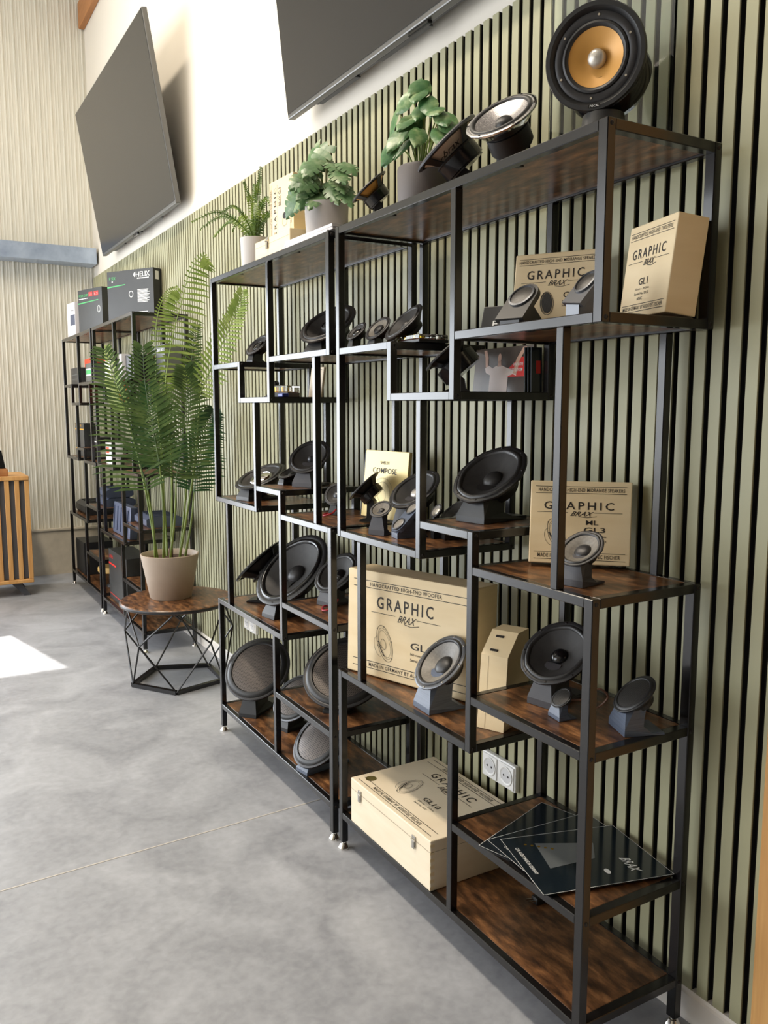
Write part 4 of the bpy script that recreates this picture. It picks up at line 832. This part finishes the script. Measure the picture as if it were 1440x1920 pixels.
# ================================================================ TELEVISIONS
def television(label, y0, y1, zb, hh, xb, tilt):
    root = thing('television', (xb, (y0 + y1) / 2, zb), label, 'television', 'tilted televisions on the white wall')
    c = Vector((-math.sin(tilt), 0, math.cos(tilt))); b_ = Vector((math.cos(tilt), 0, math.sin(tilt)))   # up, into wall
    M = frame((xb, y1, zb), (0, -1, 0), c, -b_); w = y1 - y0
    obj('panel', MB().bbox((0, 0, -.028), (w, hh, 0), .004, 2).xf(M), M_tvedge, root)
    obj('screen', MB().bbox((.006, .016, .0002), (w - .006, hh - .006, .0016), .0006).xf(M), M_screen, root)
    back = obj('back_cover', MB().bbox((w*.08, .012, -.062), (w*.92, hh*.62, -.0285), .01, 2).xf(M), M_tv, root)
    for a, e in ((.10, .26), (.34, .50), (.60, .76)):
        obj('vent', MB().bbox((w*a, .006, -.058), (w*e, .0115, -.036), .001).xf(M), M_blk, back)
    obj('sensor', MB().bbox((w*.47, -.010, -.020), (w*.53, -.0003, -.004), .002).xf(M), M_blkg, root)
    # bracket to the wall
    p = M @ Vector((w / 2, hh * .35, -.062)); obj('wall_bracket', MB().bbox((p.x - .004, p.y - .25, p.z - .12), (XW - .0006, p.y + .25, p.z + .12), .003), M_blk, root)
    return root
television('television at the left, wholly in view on the far white wall', 3.32, 5.088, 2.362, .935, .25, .156)
television('television cut by the top of the picture, above the nearer shelves', .12, 1.885, 2.366, .98, .25, .104)

# ================================================================ SIDEBOARD
root = thing('sideboard', (-.80, 5.3, 0), 'oak sideboard with vertical slat front at the left edge', 'sideboard')
obj('carcass', MB().bbox((-1.30, 5.112, .125), (-.318, 5.52, .815), .003), M_cabg, root)
obj('top_board', MB().bbox((-1.31, 5.085, .8155), (-.308, 5.53, .845), .004), M_oak, root)
obj('bottom_board', MB().bbox((-1.31, 5.085, .098), (-.308, 5.53, .1245), .004), M_oak, root)
x = -.338
while x > -1.30:
    obj('slat', MB().bbox((x, 5.092, .1247), (x + .030, 5.1118, .8153), .002), M_oak, root); x -= .0635
for sx in (-.40, -1.20):
    for sy in (5.16, 5.46):
        s = 1 if sx > -.8 else -1
        obj('leg', MB().prism([(sx - .055*s, .0978), (sx + .005*s, .0978), (sx + .075*s, .0003), (sx + .030*s, .0003)], sy - .02, sy + .02, Matrix(((1,0,0,0),(0,0,1,0),(0,1,0,0),(0,0,0,1)))), M_cabg, root)
root = thing('photo_stand', (-.56, 5.2, .8455), 'dark tablet leaning on an orange wooden block on the sideboard', 'tablet')
obj('block', MB().bbox((-.72, 5.13, .8453), (-.432, 5.27, .893), .003), M_rafter, root)
obj('tablet', MB().prism([(-.72, .8933), (-.440, .8933), (-.462, 1.02), (-.72, 1.02)], 5.19, 5.205, Matrix(((1,0,0,0),(0,0,1,0),(0,1,0,0),(0,0,0,1)))), M_blkg, root)

# ================================================================ SIDE TABLE AND PALM
TC = Vector((.040, 2.79, 0)); ZTB = .405
root = thing('side_table', (TC.x, TC.y, 0), 'round rustic side table on a black geometric wire base', 'side table')
obj('table_top', MB().lathe([(.0005, .020), (.260, .020), (.265, .016), (.265, .003), (.262, 0), (.0005, 0)], 72, (TC.x, TC.y, ZTB - .020)), M_rust, root, smooth=True, ang=30)
obj('table_rim', MB().lathe([(.2655, .001), (.267, .003), (.267, .012), (.2655, .014)], 72, (TC.x, TC.y, ZTB - .018)), M_flgd, root, smooth=True)
base = [TC + Vector((.222 * math.cos(math.radians(178 + 72 * k)), .222 * math.sin(math.radians(178 + 72 * k)), .010)) for k in range(5)]
mid = [TC + Vector((.272 * math.cos(math.radians(214 + 72 * k)), .272 * math.sin(math.radians(214 + 72 * k)), .235)) for k in range(5)]
topn = [TC + Vector((.235 * math.cos(math.radians(178 + 72 * k)), .235 * math.sin(math.radians(178 + 72 * k)), ZTB - .0245)) for k in range(5)]
for k in range(5):
    a = base[k]; b_ = base[(k + 1) % 5]; d_ = (b_ - a).normalized(); s_ = Vector((0,0,1)).cross(d_) * .010
    obj('base_bar', MB().add([a - s_ + Vector((0,0,-.0095)), b_ - s_ + Vector((0,0,-.0095)), b_ + s_ + Vector((0,0,-.0095)), a + s_ + Vector((0,0,-.0095)), a - s_ + Vector((0,0,.009)), b_ - s_ + Vector((0,0,.009)), b_ + s_ + Vector((0,0,.009)), a + s_ + Vector((0,0,.009))], [(0,3,2,1),(4,5,6,7),(0,1,5,4),(1,2,6,5),(2,3,7,6),(3,0,4,7)]), M_tube, root)
    for p, q_ in ((base[k], mid[k]), (base[(k + 1) % 5], mid[k]), (mid[k], topn[k]), (mid[k], topn[(k + 1) % 5])):
        obj('wire_rod', MB().tube([p, q_], .0042, 8), M_tube, root, smooth=True)
    obj('top_bar', MB().tube([topn[k], topn[(k + 1) % 5]], .0042, 8), M_tube, root, smooth=True)

PC = Vector((.022, 2.83, ZTB + .0004))
root = thing('potted_palm', PC, 'tall areca palm in a taupe pot on the round side table', 'potted plant')
obj('pot', MB().lathe([(.0005, 0), (.094, 0), (.098, .004), (.136, .205), (.137, .212), (.133, .214), (.129, .210), (.122, .185), (.0005, .185)], 56, PC), M_pot, root, smooth=True, ang=35)
obj('soil', MB().lathe([(.123, .187), (.06, .192), (.0005, .193)], 32, PC), M_soil, root, smooth=True)
CAMP = Vector((-1.07, -1.083, 1.31))
def spline(pts, n):
    P_ = [Vector(p) for p in pts]; out = []
    for i in range(len(P_) - 1):
        p0 = P_[max(i-1, 0)]; p1 = P_[i]; p2 = P_[i+1]; p3 = P_[min(i+2, len(P_)-1)]
        for k in range(n):
            t = k / n; out.append(.5 * ((2*p1) + (p2-p0)*t + (2*p0-5*p1+4*p2-p3)*t*t + (3*p1-p0-3*p2+p3)*t**3))
    out.append(P_[-1]); return out
def frond(root, pts, L1, m, nrm, ratio=(1, 1), droop=.35, fwd=.75, n=30, wl=.0085, name='frond', seed=0, taper=True):
    """feather leaf: leaflets both sides of the rachis"""
    rg = random.Random(seed); P_ = spline(pts, 12); mb = MB(); tot = len(P_) - 1
    mb.tube(P_[::3] + ([P_[-1]] if tot % 3 else []), [.0032 * (1 - .75 * i / (len(P_[::3]) + 1)) for i in range(len(P_[::3]) + (1 if tot % 3 else 0))], 6)
    nr = Vector(nrm).normalized()
    for i in range(n):
        f = (i + .5) / n; j = f * tot; a = int(j); p = P_[a].lerp(P_[min(a + 1, tot)], j - a); tg = (P_[min(a + 2, tot)] - P_[max(a - 1, 0)]).normalized()
        s = tg.cross(nr).normalized(); prof = min(1.0, .62 + f * 3.2) * (1 - .72 * f ** 1.4) if taper else 1
        ln = L1 * prof
        for sg, rat in ((1, ratio[0]), (-1, ratio[1])):
            if rat <= 0: continue
            l_ = ln * rat * rg.uniform(.88, 1.08); d_ = (s * sg + tg * fwd * (.55 + .9 * f) + nr * rg.uniform(-.10, .16)).normalized()
            w_ = d_.cross(nr).normalized() * wl * (1 if l_ > .05 else .6); q1 = p + d_ * l_ * .35 + Vector((0,0,-1)) * droop * l_ * .06; q2 = p + d_ * l_ * .72 + Vector((0,0,-1)) * droop * l_ * .24; q3 = p + d_ * l_ * .95 + Vector((0,0,-1)) * droop * l_ * .52
            pts_ = [p - w_*.3, p + w_*.3, q1 + w_, q1 - w_, q2 + w_*.85, q2 - w_*.85, q3]
            for v_ in pts_: v_.x = min(v_.x, .312)
            mb.add(pts_, [(0, 1, 2, 3), (3, 2, 4, 5), (5, 4, 6)])
    return obj(name, mb, m, root, fix=False)
NC = Vector((-.27, -.96, .05))
FR = [ # rachis points, leaflet length, material, normal, left/right ratio, droop
 ([(-.1105, 2.68, .939), (-.1495, 2.68, 1.108), (-.1854, 2.68, 1.274), (-.2301, 2.68, 1.425), (-.2743, 2.68, 1.561)], .235, M_palm, (-.35, -.93, .25), (.75, 1), .30, 1),
 ([(-.060, 2.65, 1.05), (-.083, 2.65, 1.203), (-.1025, 2.65, 1.32), (-.116, 2.65, 1.46), (-.117, 2.65, 1.576)], .19, M_palm, (-.2, -.95, .2), (1, 1), .15, 2),
 ([(.0257, 2.70, .98), (.0494, 2.70, 1.102), (.0738, 2.70, 1.2485), (.0907, 2.70, 1.394), (.075, 2.68, 1.49)], .20, M_palm, (-.1, -.95, .3), (1, 1), .30, 3),
 ([(.155, 2.85, .905), (.178, 2.85, 1.04), (.20, 2.83, 1.155), (.225, 2.80, 1.245), (.235, 2.76, 1.30)], .16, M_palmd, (-.3, -.92, .1), (1, 1), .35, 4),
 ([(.045, 2.90, 1.40), (.0568, 2.90, 1.498), (.0927, 2.90, 1.662), (.138, 2.90, 1.813), (.180, 2.89, 1.953), (.235, 2.86, 2.030), (.262, 2.84, 1.985)], .185, M_palml, (.15, -.95, .2), (1, .22), .22, 5),
 ([(.012, 2.95, 1.35), (.017, 2.95, 1.499), (.0229, 2.95, 1.675), (.0471, 2.95, 1.788), (.0877, 2.95, 1.858), (.135, 2.95, 1.886)], .135, M_palml, (.1, -.95, .2), (1, .25), .25, 6),
 ([(.150, 2.70, 1.37), (.184, 2.60, 1.513), (.222, 2.50, 1.649), (.252, 2.45, 1.750), (.262, 2.42, 1.816)], .105, M_palml, (-.4, -.85, .3), (1, 1), .25, 7),
 ([(-.168, 2.80, 1.297), (-.196, 2.80, 1.369), (-.221, 2.80, 1.452), (-.235, 2.80, 1.581)], .075, M_palml, (-.6, -.6, .5), (1, 1), .1, 8),
 ([(.150, 2.92, 1.20), (.175, 2.92, 1.374), (.178, 2.92, 1.502), (.200, 2.92, 1.631), (.215, 2.92, 1.708)], .10, M_palm, (-.1, -.95, .2), (1, 1), .35, 9),
 ([(.01, 2.93, 1.02), (.0, 2.94, 1.16), (-.01, 2.95, 1.30), (-.02, 2.95, 1.42)], .16, M_palmd, (-.2, -.95, .2), (1, 1), .25, 10),
]
bases = [(-.055, 2.80), (-.02, 2.79), (.012, 2.79), (.10, 2.84), (.035, 2.85), (.0, 2.85), (.06, 2.80), (-.04, 2.82), (.08, 2.86), (.02, 2.87)]
for (pts, L1, m, nr, rat, dr, sd), (bx, by) in zip(FR, bases):
    p0 = Vector(pts[0]); b0 = Vector((bx, by, PC.z + .190)); mdl = b0.lerp(p0, .55) + (b0 - p0).cross(Vector((0,1,0))) * .02
    st = spline([b0, mdl, p0], 8); obj('stem', MB().tube(st, [.0062 - .003 * i / len(st) for i in range(len(st))], 8), M_stem, root, smooth=True)
    frond(root, pts, L1, m, nr, rat, dr, seed=sd, n=34, fwd=(.22 if m is M_palml and sd in (5, 6) else .60), wl=(.0064 if m is M_palml else .0062))
obj('crown_sheath', MB().tube([(.022, 2.82, PC.z + .188), (.026, 2.82, PC.z + .23), (.030, 2.82, PC.z + .27)], [.012, .010, .004], 10), M_soil, root, smooth=True)

# ================================================================ POTTED PLANTS ON TOP
def leaf_mesh(c, tip, nrm, ln, wd, split=True, curl=.25, lobes=5):
    """heart-shaped leaf with slits; starts at c, points along tip"""
    t = Vector(tip).normalized(); n_ = Vector(nrm); n_ = (n_ - t * n_.dot(t)).normalized(); s = t.cross(n_); c = Vector(c); mb = MB()
    def width(f): return wd * (math.sin(math.pi * min(1, f * .92 + .08)) ** .75) * (1.15 - .45 * f)
    def mp(f, v):   # f along, v across in -1..1
        w_ = width(f); back = -.20 * ln * (abs(v) ** 1.5) * max(0, 1 - f * 3)
        return c + t * (f * ln + back) + s * (v * w_ * .5) + n_ * (-curl * ln * f * f * .6 + abs(v) * wd * .10 - abs(v) ** 2 * wd * .16)
    for sg in (-1, 1):
        for k in range(lobes):
            f0 = k / lobes; f1 = (k + 1) / lobes; gap = .10 / lobes if split and 0 < k < lobes else 0; g1 = .10 / lobes if split and k < lobes - 1 else 0
            lean = .05
            pts = [mp(f0, 0), mp(f1, 0), mp(min(1, f1 + lean*.5), sg*.5), mp(min(1, f0 + lean*.5), sg*.5), mp(min(1, f1 - g1*2 + lean), sg*1.0), mp(min(1, f0 + gap*2 + lean), sg*1.0)]
            mb.add(pts, [(0,1,2,3), (3,2,4,5)])
    return mb
def leafy(root, pc, rim_z, leaves, m, stem_m, ln, wd, split, seed, extra=0):
    rg = random.Random(seed)
    leaves = list(leaves)
    for k in range(extra):
        a = Vector(leaves[rg.randrange(len(leaves))]); leaves.append(tuple(a + Vector((rg.uniform(-.02, .03), rg.uniform(-.035, .035), rg.uniform(-.03, .02)))))
    for k, p in enumerate(leaves):
        p = Vector(p); dz = p - Vector((pc[0], pc[1], rim_z + .03)); out = Vector((dz.x, dz.y, 0))
        if out.length < .01: out = Vector((-.5, -.3, 0))
        out.normalize(); toc = (CAMP - p).normalized()
        tip = (out * .7 + Vector((0,0,-1)) * rg.uniform(.35, .9) + toc * .25).normalized(); nr = (toc * .6 + Vector((0,0,1)) * .55 + out * .3 + Vector((rg.uniform(-.3,.3), rg.uniform(-.3,.3), 0))).normalized()
        l_ = ln * rg.uniform(.82, 1.15); st = p - tip * l_ * .45
        obj('leaf', leaf_mesh(st, tip, nr, l_, wd * rg.uniform(.85, 1.1), split, rg.uniform(.1, .4)), m, root, smooth=True, ang=70, fix=False)
        b0 = Vector((pc[0] + rg.uniform(-.02, .02), pc[1] + rg.uniform(-.02, .02), rim_z - .02))
        obj('stem', MB().tube(spline([b0, b0.lerp(st, .5) + Vector((0,0,.02)), st], 5), .0016, 6), stem_m, root, smooth=True)
zm = Z['S1'] + .0219
root = thing('potted_monstera', (.115, 1.30, zm), 'leafy monstera in a smooth grey pot standing on white magazines', 'potted plant')
pc = (.115, 1.30)
obj('pot', MB().lathe([(.0005, 0), (.060, 0), (.063, .003), (.068, .105), (.068, .108), (.065, .108), (.061, .095), (.0005, .095)], 48, (*pc, zm)), M_potg, root, smooth=True, ang=35)
obj('soil', MB().lathe([(.0612, .0965), (.0005, .099)], 28, (*pc, zm)), M_soil, root, smooth=True)
ml = [(.10, 1.3764, 2.0869), (.09, 1.4497, 2.0524), (.09, 1.47, 1.995), (.06, 1.335, 1.985), (.07, 1.3137, 2.02), (.13, 1.2528, 2.035), (.15, 1.22, 2.03), (.11, 1.2415, 1.96), (.13, 1.20, 1.945), (.07, 1.39, 1.965), (.06, 1.44, 1.955), (.10, 1.3122, 2.075), (.12, 1.215, 2.0), (.08, 1.41, 2.02), (.16, 1.34, 2.05), (.05, 1.30, 1.965)]
leafy(root, pc, zm + .10, ml, M_mon, M_stem, .092, .074, True, 3, 10)
root = thing('potted_pothos', (.182, .856, Z['S1']), 'variegated leafy plant in a ribbed anthracite pot on the top board', 'potted plant')
pc = (.182, .856); zp = Z['S1'] + .0003
obj('pot', MB().lathe([(.0005, 0), (.064, 0), (.066, .003), (.069, .135), (.066, .142), (.063, .142), (.060, .125), (.0005, .125)], 96, (*pc, zp), mod=lambda t: 1 + .012 * math.cos(48 * t)), M_potd, root, smooth=True, ang=50)
obj('soil', MB().lathe([(.0605, .1265), (.0005, .128)], 28, (*pc, zp)), M_soil, root, smooth=True)
pl = [(.13, .8853, 2.1149), (.13, .815, 2.138), (.12, .715, 2.0461), (.13, .7618, 2.0764), (.12, .9318, 2.0773), (.10, .895, 2.0152), (.10, .915, 1.9878), (.09, .8142, 2.0403), (.10, .7611, 1.9963), (.14, .6863, 2.005), (.08, .84, 2.0051), (.14, .8117, 2.0758), (.18, .75, 2.05), (.17, .87, 2.05)]
leafy(root, pc, zp + .13, [(a + .030, b_ + .038, c + .008) for a, b_, c in pl], M_poth, M_stem, .078, .054, False, 11, 12)
root = thing('potted_fern', (.15, 1.978, Z['S1']), 'arching fern in a pale grey pot at the far end of the top board', 'potted plant')
pc = (.15, 1.978); zf = Z['S1'] + .0003
obj('pot', MB().lathe([(.0005, 0), (.046, 0), (.049, .003), (.051, .030), (.0515, .034), (.052, .036), (.058, .140), (.058, .146), (.055, .146), (.052, .13), (.0005, .13)], 48, (*pc, zf)), M_potw, root, smooth=True, ang=25)
obj('soil', MB().lathe([(.0525, .131), (.0005, .134)], 28, (*pc, zf)), M_soil, root, smooth=True)
rg = random.Random(5)
for k in range(17):
    a = k * 2.399; reach = rg.uniform(.09, .15) if k % 3 else rg.uniform(.05, .08); hgt = rg.uniform(.09, .15) if k % 3 else rg.uniform(.16, .21)
    if k in (1, 4, 6, 9): a = 1.75 + .22 * k; reach = .20 + .02 * k % .07; hgt = .10
    d_ = Vector((math.cos(a) * .8, math.sin(a), 0))
    if d_.x > .3: d_.x = .3
    b0 = Vector((pc[0], pc[1], zf + .13))
    pts = [b0, b0 + d_ * reach * .35 + Vector((0,0,hgt * .75)), b0 + d_ * reach * .75 + Vector((0,0,hgt)), b0 + d_ * reach * 1.2 + Vector((0,0,hgt * (.55 if reach > .09 else 1.25)))]
    toc = (CAMP - b0).normalized()
    frond(root, pts, .022, M_fern, (toc + Vector((0,0,.6))).normalized(), (1, 1), .2, .35, 26, .0042, 'frond', k)
